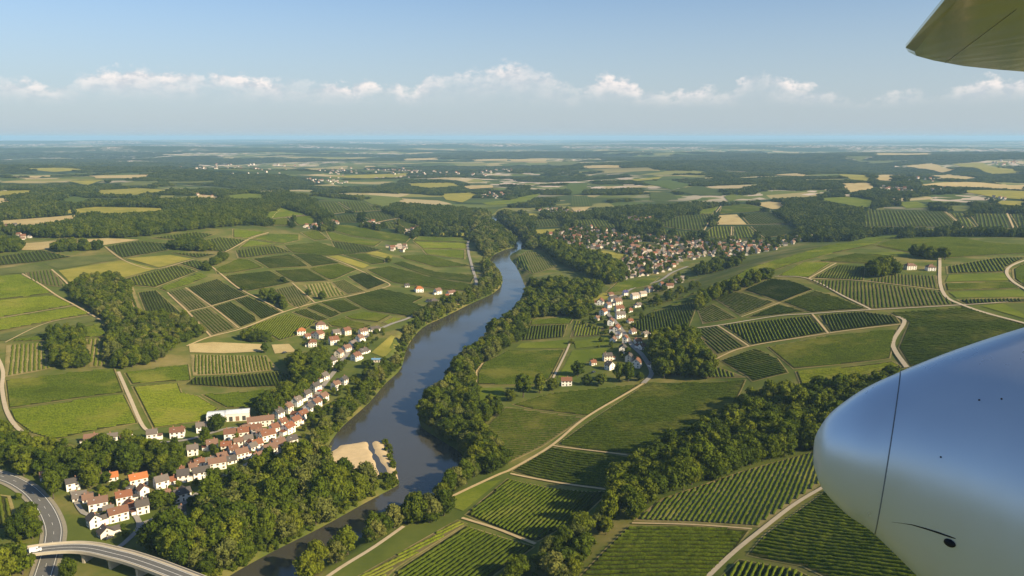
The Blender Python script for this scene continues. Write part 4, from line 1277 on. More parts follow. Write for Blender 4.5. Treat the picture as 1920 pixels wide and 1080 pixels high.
# single trees: x, y of the foot, species, scale, label
LONE = [
 (497, 662, 'ash', 0.6, "small round tree casting a shadow on the dry stubble field"),
 (1083, 705, 'oak', 1.15, "big round tree on the meadow beside the short pale lane"),
 (957, 752, 'oak', 0.85, "first tree of the row running to the lone white house"),
 (981, 745, 'ash', 1.1, "second and tallest tree of the row running to the lone white house"),
 (1012, 737, 'ash', 0.95, "third tree of the row running to the lone white house"),
 (1036, 732, 'oak', 0.85, "tree touching the left wall of the lone white house"),
 (1100, 722, 'oak', 0.75, "tree just right of the lone white house"),
 (1126, 722, 'oak', 0.9, "low round tree between the lone white house and the hamlet"),
 (1160, 716, 'ash', 0.95, "bright round tree below the white gabled house"),
 (1178, 716, 'ash', 1.0, "bright tree in front of the white gabled house"),
 (1200, 714, 'oak', 0.65, "small tree right of the white gabled house at the road"),
 (575, 872, 'poplar', 0.95, "tall grey-green poplar at the edge of the riverside wood, left of the pair"),
 (592, 872, 'poplar', 1.0, "tall grey-green poplar at the edge of the riverside wood, right of the pair"),
 (298, 952, 'oak', 0.95, "dark round tree standing among the lower village houses"),
 (403, 925, 'oak', 1.1, "dark round tree right of the lower village houses"),
 (408, 808, 'oak', 1.0, "dark tree in front of the white warehouse"),
 (384, 832, 'ash', 0.75, "round tree in the garden between the upper village houses"),
 (112, 910, 'oak', 1.0, "dark round tree between two houses half hidden in the wood"),
 (170, 915, 'oak', 1.05, "dark tree behind the grey flat annex"),
 (505, 885, 'ash', 0.9, "garden tree below the brown terrace roofs"),
 (552, 868, 'oak', 1.05, "dark tree beside the poplars at the terrace end"),
 (636, 697, 'oak', 0.8, "dark tree leaning over the village street bend"),
 (530, 530, 'oak', 0.6, "small dark tree at the track junction"), (578, 555, 'oak', 0.75, "dark bush in the sandy striped vineyard"),
 (605, 562, 'oak', 0.8, "dark bush at the lower end of the sandy striped vineyard"), (455, 545, 'oak', 0.6, "small tree beside the dark slope track"),
 (728, 492, 'oak', 0.8, "round tree beside the yellow patch"), (1243, 705, 'oak', 0.9, "tree at the corner where the street leaves the hamlet"),
 (1072, 645, 'shrub', 0.9, "dark bush on the meadow above the pale lane"), (848, 566, 'oak', 0.8, "dark tree beside the riverside houses"),
 (672, 655, 'oak', 0.65, "dark garden tree among the upper hamlet roofs"), (690, 690, 'oak', 0.75, "tree between the upper hamlet gardens and the river"),
]


def jitter_fill(poly, spacing, rng):
    x0, y0 = poly.min(0)
    x1, y1 = poly.max(0)
    gx, gy = np.meshgrid(np.arange(x0, x1 + spacing, spacing), np.arange(y0, y1 + spacing, spacing * 0.87))
    gx[1::2] += spacing * 0.5
    pts = np.stack([gx.ravel(), gy.ravel()], 1) + rng.uniform(-0.36, 0.36, (gx.size, 2)) * spacing
    return pts[in_poly(pts, poly)]


TREES = []        # x, y, z, species, variant, scale, rot, label, group
rw = np.random.default_rng(9)
house_r = np.array([max(h[3], h[4]) * 0.38 + 2.0 for h in HOUSES])
WOODPOLY = []
for s, spc, mixs, (s0, s1), label, group in WOODS:
    poly = ground(P(s))
    WOODPOLY.append(poly)
    pts = jitter_fill(poly, spc, rw)
    if len(pts) == 0:
        continue
    ok = (~in_poly(pts, RIVER) & (dist_line(pts, RIVER, True) > 2.0)) | ('sandbar spit' in group)
    for line, w in ROAD_XY:
        if np.hypot(*(line.mean(0) - pts.mean(0))) < 900:
            ok &= dist_line(pts, line) > w * 0.5 + 2.5
    dh = np.hypot(pts[:, None, 0] - HXY[None, :, 0], pts[:, None, 1] - HXY[None, :, 1])
    # stay clear of the house and of the sight from the house to the south
    ok &= (dh > house_r[None, :]).all(1)
    for hx, hy in HXY[np.nonzero(dh.min(0) < 30)[0]]:
        d_ = pts - [hx, hy]
        u = -np.array([hx, hy]) / np.hypot(hx, hy)
        al, ac = d_ @ u, np.abs(d_ @ np.array([-u[1], u[0]]))
        ok &= ~((al > 0) & (al < 14) & (ac < 5.5))
    ms = mixs.split()
    cand = []
    for p in pts[ok]:
        cand.append((p[0], p[1], ms[rw.integers(len(ms))], int(rw.integers(4)), rw.uniform(s0, s1), rw.uniform(0, 6.28), label, group))
    # the outline was taken round the crowns: keep a tree only if its top lies inside it too
    if cand and spc >= 7.0:
        cx_, cy_ = np.array([c[0] for c in cand]), np.array([c[1] for c in cand])
        ch_ = np.array([SPECIES[c[2]][0] * c[4] * 0.42 for c in cand])
        qx, qy = project(cx_, cy_, H(cx_, cy_) + ch_)
        kp = in_poly(np.stack([qx, qy], 1), P(s))
        if kp.mean() > 0.3:
            cand = [c for c, k_ in zip(cand, kp) if k_]
    TREES += cand
# bushes on the water's edge of the far bank
cumb_ = np.concatenate([[0], np.cumsum(np.hypot(*np.diff(lb, axis=0).T))])
for d_ in np.concatenate([np.arange(5, 300, 0.9), np.arange(300, cumb_[-1] - 400, 2.4)]):
    q = np.array([np.interp(d_, cumb_, lb[:, 0]), np.interp(d_, cumb_, lb[:, 1])])
    q2 = np.array([np.interp(d_ + 2, cumb_, lb[:, 0]), np.interp(d_ + 2, cumb_, lb[:, 1])])
    t_ = (q2 - q) / max(np.hypot(*(q2 - q)), 1e-6)
    n_ = np.array([-t_[1], t_[0]])
    off_ = rw.uniform(0.8, 9.0)
    p = q + n_ * off_
    if in_poly(p[None], RIVER)[0]:
        p = q - n_ * off_
    a_, b_ = project(p[0], p[1], 1.0)
    if in_poly(p[None], RIVER)[0] or (595 < a_ < 735 and 815 < b_ < 895) or rw.uniform() < 0.25:
        continue
    TREES.append((p[0], p[1], 'shrub', int(rw.integers(4)), rw.uniform(0.35, 0.85), rw.uniform(0, 6.28), "bush on the water's edge of the village bank", "bushes on the water's edge"))
# garden trees of the village
for s, n in (("120,900 260,890 360,870 480,830 560,800 600,770 560,840 480,880 400,905 350,980 240,1010 160,1000", 150), ("560,800 640,720 690,700 660,760 600,810", 50),
             ("560,640 700,615 730,620 690,665 640,690 600,665", 55), ("1085,600 1150,560 1230,550 1215,640 1140,700 1110,640", 80), ("180,835 290,830 420,850 440,870 350,880", 40),
             ("380,830 520,830 500,850 420,870", 30)):
    poly = ground(P(s))
    pts = scatter(poly, n, rw, 7)
    dh = np.hypot(pts[:, None, 0] - HXY[None, :, 0], pts[:, None, 1] - HXY[None, :, 1])
    ok = (dh > house_r[None, :] + 0.5).all(1) & ~in_poly(pts, RIVER)
    for line, w in ROAD_XY:
        ok &= dist_line(pts, line) > w * 0.5 + 1.5
    for p in pts[ok]:
        sp = ['shrub', 'shrub', 'oak', 'ash'][rw.integers(4)]
        TREES.append((p[0], p[1], sp, int(rw.integers(4)), rw.uniform(0.45, 0.8) * (1.0 if sp == 'shrub' else 0.62), rw.uniform(0, 6.28), "small garden tree or bush among the village houses", 'garden trees of the villages'))
for (s, n), poly in zip(VILL, VILLPOLY):
    pts = scatter(poly, int(n * 1.9), rw, 3.5)
    dh = np.hypot(pts[:, None, 0] - VXY[None, :, 0], pts[:, None, 1] - VXY[None, :, 1]).min(1)
    for p in pts[dh > 6.0]:
        sp = ['oak', 'ash', 'oak', 'shrub'][rw.integers(4)]
        TREES.append((p[0], p[1], sp, int(rw.integers(4)), rw.uniform(0.5, 0.85) * (1.3 if sp == 'shrub' else 0.85), rw.uniform(0, 6.28), "garden tree in the valley village", 'garden trees of the valley village'))
tx = np.array([t[0] for t in TREES])
ty = np.array([t[1] for t in TREES])
tz = np.maximum(H(tx, ty), 0.0)
tpx, tpy = project(tx, ty, tz + 6)
NAC = P("1500,850 1540,790 1690,680 1930,600 1930,1090 1740,1090 1640,1010 1560,950")
vis = (tpx > -5) & (tpx < 1925) & (tpy < 1075) & ~in_poly(np.stack([tpx, tpy], 1), NAC)
szz = np.array([SPECIES[t[2]][0] * t[5 - 1] for t in TREES]) / np.hypot(tx, ty)
order = np.argsort(-np.where(vis, szz, 0))
N_SINGLE = 300 - len(LONE)
single = set(order[:N_SINGLE].tolist())


def plant(x, y, z, sp, var, sc, rot, label, group):
    trunk, crown, _ = PROTO[sp][var % len(PROTO[sp])]
    nm = {'oak': 'broadleaf_tree', 'ash': 'broadleaf_tree', 'willow': 'willow_tree', 'poplar': 'poplar_tree', 'shrub': 'bush'}[sp]
    e = empty(nm, (x, y, z - 0.1), rot)
    e.scale = (sc * random.uniform(0.85, 1.15), sc * random.uniform(0.85, 1.15), sc * random.uniform(0.85, 1.2))
    tag(e, label, 'bush' if sp == 'shrub' else 'tree', group)
    obj('trunk', trunk, e)
    obj('crown', crown, e)
    return e


def spot(label, x, y, z):
    a, b_ = project(x, y, z)
    if 'large riverside wood' in label:
        w = 'nearest the viaduct' if a < 330 else 'left of the middle' if a < 430 else 'right of the middle' if a < 540 else 'at the sandbar end' if a < 650 else 'on the pointed tip'
        return label.replace('large riverside wood below the sandbar', 'large riverside wood, ' + w + (', by the water' if dist_line(np.array([[x, y]]), RIVER, True)[0] < 16 else ''))
    if 'hillside forest' in label:
        w = 'at its lower end' if a < 1230 else 'in its lower half' if a < 1330 else 'in its middle' if a < 1430 else 'in its upper half' if a < 1530 else 'at its upper end'
        return label.replace('left of the aircraft nose', w)
    if 'long grove' in label:
        w = 'at the lower end' if b_ > 960 else 'beside the track fork' if b_ > 860 else 'opposite the sandbar' if b_ > 760 else 'in its upper part'
        return 'broadleaf tree of the long river grove, ' + w.replace('its', 'the')
    return label


NOUN = {'oak': 'dark green rounded', 'ash': 'bright green rounded', 'willow': 'grey-green', 'poplar': 'tall', 'shrub': 'low'}
for k in sorted(single):
    x, y, sp, var, sc, rot, label, group = TREES[k]
    lb_ = NOUN[sp] + ' ' + spot(label, x, y, tz[k]).replace('broadleaf tree', 'tree').replace('dark tree', 'tree').replace('low bushy', 'bushy').replace('small garden tree or bush', 'garden tree or bush')
    plant(x, y, tz[k], sp, var, sc, rot, lb_, NOUN[sp] + ' ' + group)
lp = ground(np.array([[l[0], l[1]] for l in LONE]))
for (px, py, sp, sc, label), p in zip(LONE, lp):
    plant(p[0], p[1], float(H(p[0:1], p[1:2])[0]), sp, random.randrange(4), sc, random.uniform(0, 6.28), label, None)


def instancer(name, xyz, scale, rot, idx, protos, pname):
    """one mesh of points that carries a tree on each (geometry nodes)"""
    me = bpy.data.meshes.new(name)
    me.vertices.add(len(xyz))
    me.vertices.foreach_set('co', np.asarray(xyz, np.float32).ravel())
    for nm, ty_, arr in (('tscale', 'FLOAT_VECTOR', scale), ('trot', 'FLOAT', rot), ('tidx', 'INT', idx)):
        at = me.attributes.new(nm, ty_, 'POINT')
        at.data.foreach_set('vector' if ty_ == 'FLOAT_VECTOR' else 'value', np.asarray(arr, np.int32 if ty_ == 'INT' else np.float32).ravel())
    o = obj(name, me)
    coll = bpy.data.collections.new(pname)
    for k, m_ in enumerate(protos):
        coll.objects.link(bpy.data.objects.new('%s_%02d' % (pname, k), m_))
    ng = bpy.data.node_groups.new(name + '_nodes', 'GeometryNodeTree')
    ng.interface.new_socket('Geometry', in_out='INPUT', socket_type='NodeSocketGeometry')
    ng.interface.new_socket('Geometry', in_out='OUTPUT', socket_type='NodeSocketGeometry')
    N = ng.nodes
    gi, go = N.new('NodeGroupInput'), N.new('NodeGroupOutput')
    iop, ci = N.new('GeometryNodeInstanceOnPoints'), N.new('GeometryNodeCollectionInfo')
    ci.inputs['Collection'].default_value = coll
    ci.inputs['Separate Children'].default_value = True
    ci.inputs['Reset Children'].default_value = True

    def na(n_, t_):
        q = N.new('GeometryNodeInputNamedAttribute')
        q.data_type = t_
        q.inputs['Name'].default_value = n_
        return q.outputs['Attribute']
    cx = N.new('ShaderNodeCombineXYZ')
    L = ng.links.new
    L(na('trot', 'FLOAT'), cx.inputs[2])
    L(gi.outputs[0], iop.inputs['Points'])
    L(ci.outputs[0], iop.inputs['Instance'])
    iop.inputs['Pick Instance'].default_value = True
    L(na('tidx', 'INT'), iop.inputs['Instance Index'])
    L(cx.outputs[0], iop.inputs['Rotation'])
    L(na('tscale', 'FLOAT_VECTOR'), iop.inputs['Scale'])
    L(iop.outputs[0], go.inputs[0])
    md = o.modifiers.new('instances', 'NODES')
    md.node_group = ng
    return o


rest = [k for k in range(len(TREES)) if k not in single]
flat, base_i = [], {}
for sp in SPECIES:
    base_i[sp] = len(flat)
    flat += [q[2] for q in PROTO[sp]]
idx = [base_i[TREES[k][2]] + TREES[k][3] % len(PROTO[TREES[k][2]]) for k in rest]
scl = np.array([[TREES[k][4]] * 3 for k in rest]) * rw.uniform(0.84, 1.2, (len(rest), 3))
o = instancer('woodland', np.stack([tx[rest], ty[rest], tz[rest] - 0.1], 1), scl, [TREES[k][5] for k in rest], idx, flat, 'woodland_tree')
tag(o, 'mass of further trees in the woods and hedges of the valley', 'woodland', kind='stuff')

# far woods: everything beyond the near slopes that is neither field nor village
az = np.arange(R(-37), R(37), 0.0052)
lr = np.arange(math.log(1500), math.log(10500), 0.0062)
fa, fl = np.meshgrid(az, lr)
fa = fa + rw.uniform(-0.5, 0.5, fa.shape) * 0.0052
fl = fl + rw.uniform(-0.5, 0.5, fl.shape) * 0.0062
fr = np.exp(fl).ravel()
fp = np.stack([fr * np.sin(fa.ravel()), fr * np.cos(fa.ravel())], 1)
ai = np.clip(np.rint(np.interp(fa.ravel(), AZ, AZI)).astype(int), 0, len(AZ) - 1)
li = np.clip(np.rint(np.interp(fl.ravel(), LR, LRI)).astype(int), 0, len(LR) - 1)
ok = wood[ai, li] > 0.5
ok &= (fr > 1640)
ok &= ~in_poly(fp, RIVER)
fh = np.clip(16 - (fr - 1500) / 250, 8.5, 16) * rw.uniform(0.7, 1.2, len(fp))
sh = 1 + 0.62 * fh / np.maximum(CAM_Z - H(fp[:, 0], fp[:, 1]), 60)
for poly in COVER:
    if np.hypot(*poly.mean(0)) > 1100:
        ok &= ~in_poly(fp, poly) & ~in_poly(fp * sh[:, None], poly)
inv = np.zeros(len(fp), bool)
for poly in VILLPOLY:
    inv |= in_poly(fp, poly)
ok &= ~inv | (rw.uniform(0, 1, len(fp)) < 0.5)
# clearings: also keep the sight over them free
sp_ = fp * sh[:, None]
ok &= (CLEARF(sp_[:, 0], sp_[:, 1]) < 0.55) | (fr > 4300) | (fr < 2200)
dr_ = np.full(len(fp), 1e9)
for line, w in ROAD_XY:
    if np.hypot(*line.mean(0)) > 1200:
        dr_ = np.minimum(dr_, dist_line(fp, line))
ok &= dr_ > 9
fp, fr = fp[ok], fr[ok]
wid = np.clip(fr * 0.0092, 13, 70) * rw.uniform(0.75, 1.25, len(fp))
hgt = fh[ok]
hgt[inv[ok]] *= 0.55
wid[inv[ok]] *= 0.5
fz = H(fp[:, 0], fp[:, 1])
o = instancer('forest', np.column_stack([fp, fz - 0.8]), np.column_stack([wid * 0.75, wid * 0.75, hgt]), rw.uniform(0, 6.28, len(fp)), rw.integers(0, 5, len(fp)), CLUMP, 'forest_clump')
tag(o, 'far-off forest covering the hills towards the horizon', 'forest', kind='stuff')
print('trees', len(TREES), 'far clumps', len(fp))
# ------------------------------------------------------------------ houses
def obj_random_mat(name, stops, rough=0.85, scale=1.2, var=0.25):
    def f(g, b, nt):
        rnd = g.n('ShaderNodeObjectInfo').outputs['Random']
        c = g.ramp(rnd, stops)
        n = g.noise(pos(g), scale, 4, 0.65)
        c = g.mix(g.smooth(n, 0.3, 0.75, 0.0, var), c, (0.10, 0.085, 0.07))
        nt.links.new(c, b.inputs['Base Color'])
    return material(name, f, rough)


obj_random_mat('plaster', [(0, (0.82, 0.76, 0.66)), (0.6, (0.86, 0.83, 0.78)), (1, (0.76, 0.66, 0.53))], 0.9, 0.5, 0.12)
obj_random_mat('plaster_old', [(0, (0.62, 0.53, 0.43)), (0.6, (0.70, 0.64, 0.56)), (1, (0.55, 0.45, 0.35))], 0.9, 0.5, 0.15)
ROOF = {'o': obj_random_mat('tiles_orange', [(0, (0.42, 0.14, 0.045)), (1, (0.40, 0.15, 0.055))]),
        'r': obj_random_mat('tiles_red', [(0, (0.235, 0.088, 0.045)), (1, (0.17, 0.085, 0.055))]),
        'b': obj_random_mat('tiles_brown', [(0, (0.17, 0.10, 0.072)), (1, (0.20, 0.115, 0.08))]),
        'g': obj_random_mat('slate_grey', [(0, (0.135, 0.115, 0.10)), (1, (0.17, 0.14, 0.12))]),
        'd': obj_random_mat('slate_dark', [(0, (0.075, 0.068, 0.065)), (1, (0.10, 0.085, 0.076))]),
        'u': obj_random_mat('sheet_blue', [(0, (0.16, 0.30, 0.48)), (1, (0.16, 0.30, 0.48))]),
        'p': obj_random_mat('slate_blue', [(0, (0.06, 0.06, 0.17)), (1, (0.06, 0.06, 0.17))]),
        'w': obj_random_mat('tiles_pale', [(0, (0.32, 0.26, 0.22)), (1, (0.36, 0.28, 0.23))])}
obj_random_mat('sheet_white', [(0, (0.66, 0.68, 0.70)), (1, (0.66, 0.68, 0.70))], 0.5, 0.2, 0.25)
simple('window_glass', (0.06, 0.058, 0.055), 0.2, 1.0, 0.15, 0.5)
simple('shutter', (0.24, 0.14, 0.085), 0.3, 1.0)
simple('brick', (0.30, 0.15, 0.10), 0.25, 2.0)


def boxes(bl):
    """list of (cx,cy,cz,sx,sy,sz) -> verts, faces"""
    V, F_ = [], []
    for cx, cy, cz, sx, sy, sz in bl:
        n = len(V)
        for k in range(8):
            V.append((cx + sx / 2 * (1 if k & 1 else -1), cy + sy / 2 * (1 if k & 2 else -1), cz + sz / 2 * (1 if k & 4 else -1)))
        for f in ((0, 2, 3, 1), (4, 5, 7, 6), (0, 1, 5, 4), (2, 6, 7, 3), (0, 4, 6, 2), (1, 3, 7, 5)):
            F_.append([n + i for i in f])
    return V, F_


def wall_geo(L, W, eave, rise, hip, base=-1.2):
    x, y = L / 2, W / 2
    V = [(-x, -y, base), (x, -y, base), (x, y, base), (-x, y, base), (-x, -y, eave), (x, -y, eave), (x, y, eave), (-x, y, eave)]
    F_ = [[0, 1, 5, 4], [2, 3, 7, 6]]
    if hip:
        F_ += [[1, 2, 6, 5], [3, 0, 4, 7]]
    else:
        V += [(-x, 0, eave + rise), (x, 0, eave + rise)]
        F_ += [[1, 2, 6, 9, 5], [3, 0, 4, 8, 7]]
    return V, F_


def roof_geo(L, W, eave, rise, hip, oh=0.5, th=0.22):
    x, y = L / 2 + oh * 0.8, W / 2 + oh
    drop = rise * oh / (W / 2)
    e0 = eave - drop + 0.06
    rx = max(0.6, L / 2 - W * 0.38) if hip else x
    top = eave + rise + 0.06
    V = [(-x, -y, e0), (x, -y, e0), (x, y, e0), (-x, y, e0), (-rx, 0, top), (rx, 0, top)]
    V += [(a, b_, c + th) for a, b_, c in V[:6]]
    F_ = [[6, 7, 11, 10], [8, 9, 10, 11], [0, 4, 5, 1], [2, 5, 4, 3]]
    if hip:
        F_ += [[7, 8, 11], [9, 6, 10], [0, 3, 4], [2, 1, 5]]
    F_ += [[0, 1, 7, 6], [2, 3, 9, 8]]
    if hip:
        F_ += [[1, 2, 8, 7], [3, 0, 6, 9]]
    else:
        F_ += [[1, 5, 11, 7], [5, 2, 8, 11], [3, 4, 10, 9], [4, 0, 6, 10]]
    return V, F_


rh = random.Random(4)
ORD = ['first', 'second', 'third', 'fourth', 'fifth', 'sixth', 'seventh', 'eighth', 'ninth', 'tenth', 'eleventh', 'twelfth', 'thirteenth', 'fourteenth', 'fifteenth', 'sixteenth', 'seventeenth']
RC = {'o': 'bright orange', 'r': 'red tile', 'b': 'brown tile', 'g': 'grey', 'd': 'dark slate', 'u': 'blue sheet', 'p': 'dark blue', 'w': 'pale brown'}
ROWNAME = {'edge': 'the row below the vineyard', 'lane': 'the upper village lane', 'low': 'the lower village', 'terrace': 'the terraced village core',
           'west': 'the main street, vineyard side', 'east': 'the main street, river side', 'upper': 'the upper hamlet', 'road': 'the river road group',
           'alone': '', 'hamlet': 'the hamlet across the river', 'bend': 'the street bend across the river', 'farm': 'the hilltop farm'}


def house(row, L, W, ang, st, rc, kind, x, y, z, label, group):
    L, W, ang = L * 0.7 * rh.uniform(0.85, 1.15), W * 0.72 * rh.uniform(0.9, 1.1), ang + rh.gauss(0, 5)
    eave = 2.35 * st + rh.uniform(0.0, 0.6)
    rise = W * 0.40 if kind == 'gable' else W * 0.30
    if rc == 'u':
        eave, rise = 2.6, 0.7
    hip = kind == 'hip'
    root = tag(empty('house', (x, y, z), R(ang)), label, 'house', group)
    V, F_ = wall_geo(L, W, eave, rise, hip)
    obj('wall', mesh_np('wall', V, F_, MATS['plaster']), root)
    V, F_ = roof_geo(L, W, eave, rise, hip)
    rf = obj('roof', mesh_np('roof', V, F_, ROOF[rc]), root)
    cx = rh.choice((-0.25, 0.25, 0.1)) * L
    V, F_ = boxes([(cx, W * 0.10, eave + rise * 0.95 + 0.3, 0.7, 0.6, 1.7)])
    obj('chimney', mesh_np('chimney', V, F_, MATS['brick']), rf)
    win, shut = [], []
    n = max(2, int(L / 2.7))
    for s_ in range(st):
        zc = 1.3 + 2.35 * s_
        for i in range(n):
            xx = (i + 0.5) / n * L - L / 2
            for sy in (-1, 1):
                door = (s_ == 0 and i == n // 2 and sy == -1)
                h = 2.0 if door else 1.15
                zz_ = 1.1 if door else zc
                win.append((xx, sy * (W / 2 + 0.02), zz_, 0.8, 0.10, h))
                if not door:
                    shut += [(xx - 0.58, sy * (W / 2 + 0.03), zz_, 0.30, 0.10, h), (xx + 0.58, sy * (W / 2 + 0.03), zz_, 0.30, 0.10, h)]
        m_ = max(1, int(W / 3.6))
        for i in range(m_):
            yy = (i + 0.5) / m_ * W - W / 2
            for sx in (-1, 1):
                win.append((sx * (L / 2 + 0.02), yy, zc, 0.10, 1.0, 1.4))
    if not hip and rise > 2.4:
        for sx in (-1, 1):
            win.append((sx * (L / 2 + 0.02), 0, eave + rise * 0.35, 0.10, 0.9, 1.1))
    V, F_ = boxes(win)
    tag(obj('windows', mesh_np('windows', V, F_, MATS['window_glass']), root), kind='stuff')
    V, F_ = boxes(shut)
    tag(obj('shutters', mesh_np('shutters', V, F_, MATS['shutter']), root), kind='stuff')
    # roof lights: their reflection of the sky is painted in as pale sheet colour
    if rh.random() < 0.5 and rc != 'u':
        sl = []
        k = 1 if L < 11 else 2
        for i in range(k):
            xx = (-0.2 + 0.4 * i) * L
            t = 0.5
            sl.append((xx, -(W / 2) * (1 - t), eave + rise * t + 0.32, 0.8, 0.7, 0.12))
        V, F_ = boxes(sl)
        tag(obj('roof_light', mesh_np('roof_light', V, F_, MATS['sheet_white']), rf))
    # lean-to or cross wing on many houses
    if row not in ('farm', 'alone') and rc != 'u':
        k = rh.random()
        sx = rh.choice((-1, 1))
        if k < 0.32:
            al = rh.uniform(2.4, 4.0)
            ah = rh.uniform(2.2, 3.2)
            V, F_ = boxes([(sx * (L / 2 + al / 2), rh.uniform(-0.8, 0.8), ah / 2 - 0.5, al - 0.02, W * 0.55, ah + 1.0)])
            obj('annex', mesh_np('annex', V, F_, MATS['plaster']), root)
            V, F_ = boxes([(sx * (L / 2 + al / 2 + 0.1), 0, ah + 0.13, al + 0.1, W * 0.8, 0.2)])
            obj('annex_roof', mesh_np('annex_roof', V, F_, ROOF[rh.choice('gbrd')]), root)
        elif k < 0.65:
            wl, ww = rh.uniform(4.0, 6.5), rh.uniform(3.8, 5.2)
            ev2, rs2 = eave * rh.uniform(0.6, 0.85), ww * 0.4
            ox, oy = sx * (L / 2 - ww / 2 - 0.15), W / 2 + wl / 2 - 0.6
            for nm_, (V, F_), mt_ in (('annex', wall_geo(wl, ww, ev2, rs2, False), MATS['plaster']), ('annex_roof', roof_geo(wl, ww, ev2, rs2, False, 0.3), ROOF[rc])):
                V = [(-b_ + ox, a_ + oy, c_) for a_, b_, c_ in V]
                obj(nm_, mesh_np(nm_, V, F_, mt_), root)
    return root


byrow = {}
for k, h in enumerate(HOUSES):
    byrow.setdefault(h[0], []).append(k)
for row, ks in byrow.items():
    ks = sorted(ks, key=lambda k: HPX[k, 0])
    cnt = {}
    for k in ks:
        cnt.setdefault(HOUSES[k][7], []).append(k)
    for k in ks:
        _, px, py, L, W, ang, st, rc, kind = HOUSES[k]
        same = cnt[rc]
        i = same.index(k)
        if row == 'alone':
            lab = "lone white house with a red-brown roof at the end of the tree row"
        elif row == 'farm':
            lab = ("left" if i == 0 else "right") + " of the two white farmhouses with brown hipped roofs on the hill"
        else:
            lab = "%s roofed house%s in %s" % (RC[rc], '' if len(same) == 1 else ', %s such from the left,' % ORD[i], ROWNAME[row])
        house(row, L, W, ang, st, rc, kind, HXY[k, 0], HXY[k, 1], HZ[k], lab, 'houses of ' + (ROWNAME[row] or 'the open meadow'))

# white warehouse behind the village
wp = ground(np.array([[430.0, 786.0]]))[0]
root = tag(empty('warehouse', (wp[0], wp[1], float(H(wp[:1], wp[1:])[0])), R(14)), "long white warehouse with a pale sheet metal roof behind the terrace", 'warehouse')
for i, (cx, L, W, ev) in enumerate(((-9, 13, 13, 5.0), (6.5, 17, 11, 5.6))):
    V, F_ = wall_geo(L, W, ev, 1.3, False)
    V = [(a + cx, b_, c) for a, b_, c in V]
    obj('wall', mesh_np('wall', V, F_, MATS['plaster']), root)
    V, F_ = roof_geo(L, W, ev, 1.3, False, 0.3)
    V = [(a + cx, b_, c) for a, b_, c in V]
    rf = obj('roof', mesh_np('roof', V, F_, MATS['sheet_white']), root)
    V, F_ = boxes([(cx + q * 2.2 - L * 0.35, 0, ev + 1.62, 0.10, 1.6, 0.3) for q in range(int(L / 3))])
    obj('ridge_vent', mesh_np('ridge_vent', V, F_, MATS['sheet_white']), rf)
    for q in range(3):
        V, F_ = boxes([(cx + (q - 1) * L * 0.28, -W / 2 - 0.04, 1.9, 2.6, 0.12, 3.6)])
        obj('door', mesh_np('door', V, F_, MATS['shutter' if q == 1 else 'window_glass']), root)

# small houses of the valley villages: one mesh each, copies share the mesh
SMALL = []
for rc in 'rbbdwgrwb':
    L, W, st = rh.uniform(8.5, 12), rh.uniform(7, 8.5), rh.choice((1, 2, 2))
    ev, rs = 2.7 * st + 0.2, W * 0.42
    Va, Fa = wall_geo(L, W, ev, rs, False)
    Vb, Fb = roof_geo(L, W, ev, rs, False)
    wn = [((i + 0.5) / 4 * L - L / 2, sy * (W / 2 + 0.03), 1.5 + 2.7 * s_, 1.0, 0.1, 1.3) for i in range(4) for s_ in range(st) for sy in (-1, 1)]
    Vc, Fc = boxes(wn)
    V = Va + Vb + Vc
    F_ = Fa + [[i + len(Va) for i in f] for f in Fb] + [[i + len(Va) + len(Vb) for i in f] for f in Fc]
    SMALL.append((rc, mesh_np('small_house', V, F_, [MATS['plaster_old'], ROOF[rc], MATS['window_glass']], False, [0] * len(Fa) + [1] * len(Fb) + [2] * len(Fc))))
vz = H(VXY[:, 0], VXY[:, 1])
vpx, vpy = project(VXY[:, 0], VXY[:, 1], vz)
okh = np.ones(len(VXY), bool)
for poly in COVER:
    okh &= ~in_poly(VXY, poly)
for line, w in ROAD_XY:
    okh &= dist_line(VXY, line) > w * 0.5 + 5
order = [k for k in np.argsort(np.hypot(VXY[:, 0], VXY[:, 1])) if okh[k]]
n_ind = 300 - len(HOUSES)
SMALLWORD = {'r': 'red', 'b': 'brown', 'd': 'dark', 'g': 'grey', 'o': 'orange', 'w': 'pale'}


def quarter(x, y):
    if y < 408 and x < 1110: return "at the foot of the wooded slope"
    if y < 428 and x > 1150: return "climbing below the domed vineyard hill"
    if x < 1110: return "at the river end of the valley village"
    if x < 1200 and y < 468: return "in the upper part of the valley village"
    if y > 500: return "in the lowest part of the valley village"
    if x > 1440: return "in the straggling end of the valley village"
    if x > 1290: return "in the outer part of the valley village"
    return "in the crowded centre of the valley village"


for k in order[:n_ind]:
    rc, me = SMALL[int(rngv.integers(len(SMALL)))]
    o = obj('small_house', me, None, (VXY[k, 0], VXY[k, 1], vz[k]))
    sc = rngv.uniform(0.48, 0.82)
    o.scale = (sc, sc, sc * 0.95)
    o.rotation_euler = (0, 0, rngv.choice([0.2, 0.5, 1.1, 1.6, -0.3]) + rngv.normal(0, 0.15))
    q = quarter(vpx[k], vpy[k])
    tag(o, "small white house with %s roof %s" % (SMALLWORD[rc], q), 'house', "small %s-roofed houses %s" % (SMALLWORD[rc], q))
restv = VXY[order[n_ind:]]
ho = np.concatenate([restv, HAXY])
hr = np.hypot(ho[:, 0], ho[:, 1])
sc = rngv.uniform(0.5, 0.9, len(ho)) * np.clip(hr / 3000, 1, 1.8)
o = instancer('far_houses', np.column_stack([ho, H(ho[:, 0], ho[:, 1])]), np.column_stack([sc, sc, sc]), rngv.uniform(-0.6, 1.6, len(ho)), rngv.integers(0, len(SMALL), len(ho)), [m_ for _, m_ in SMALL], 'far_house')
tag(o, 'scattered pale houses of far-off hamlets and towns', 'houses', kind='stuff')

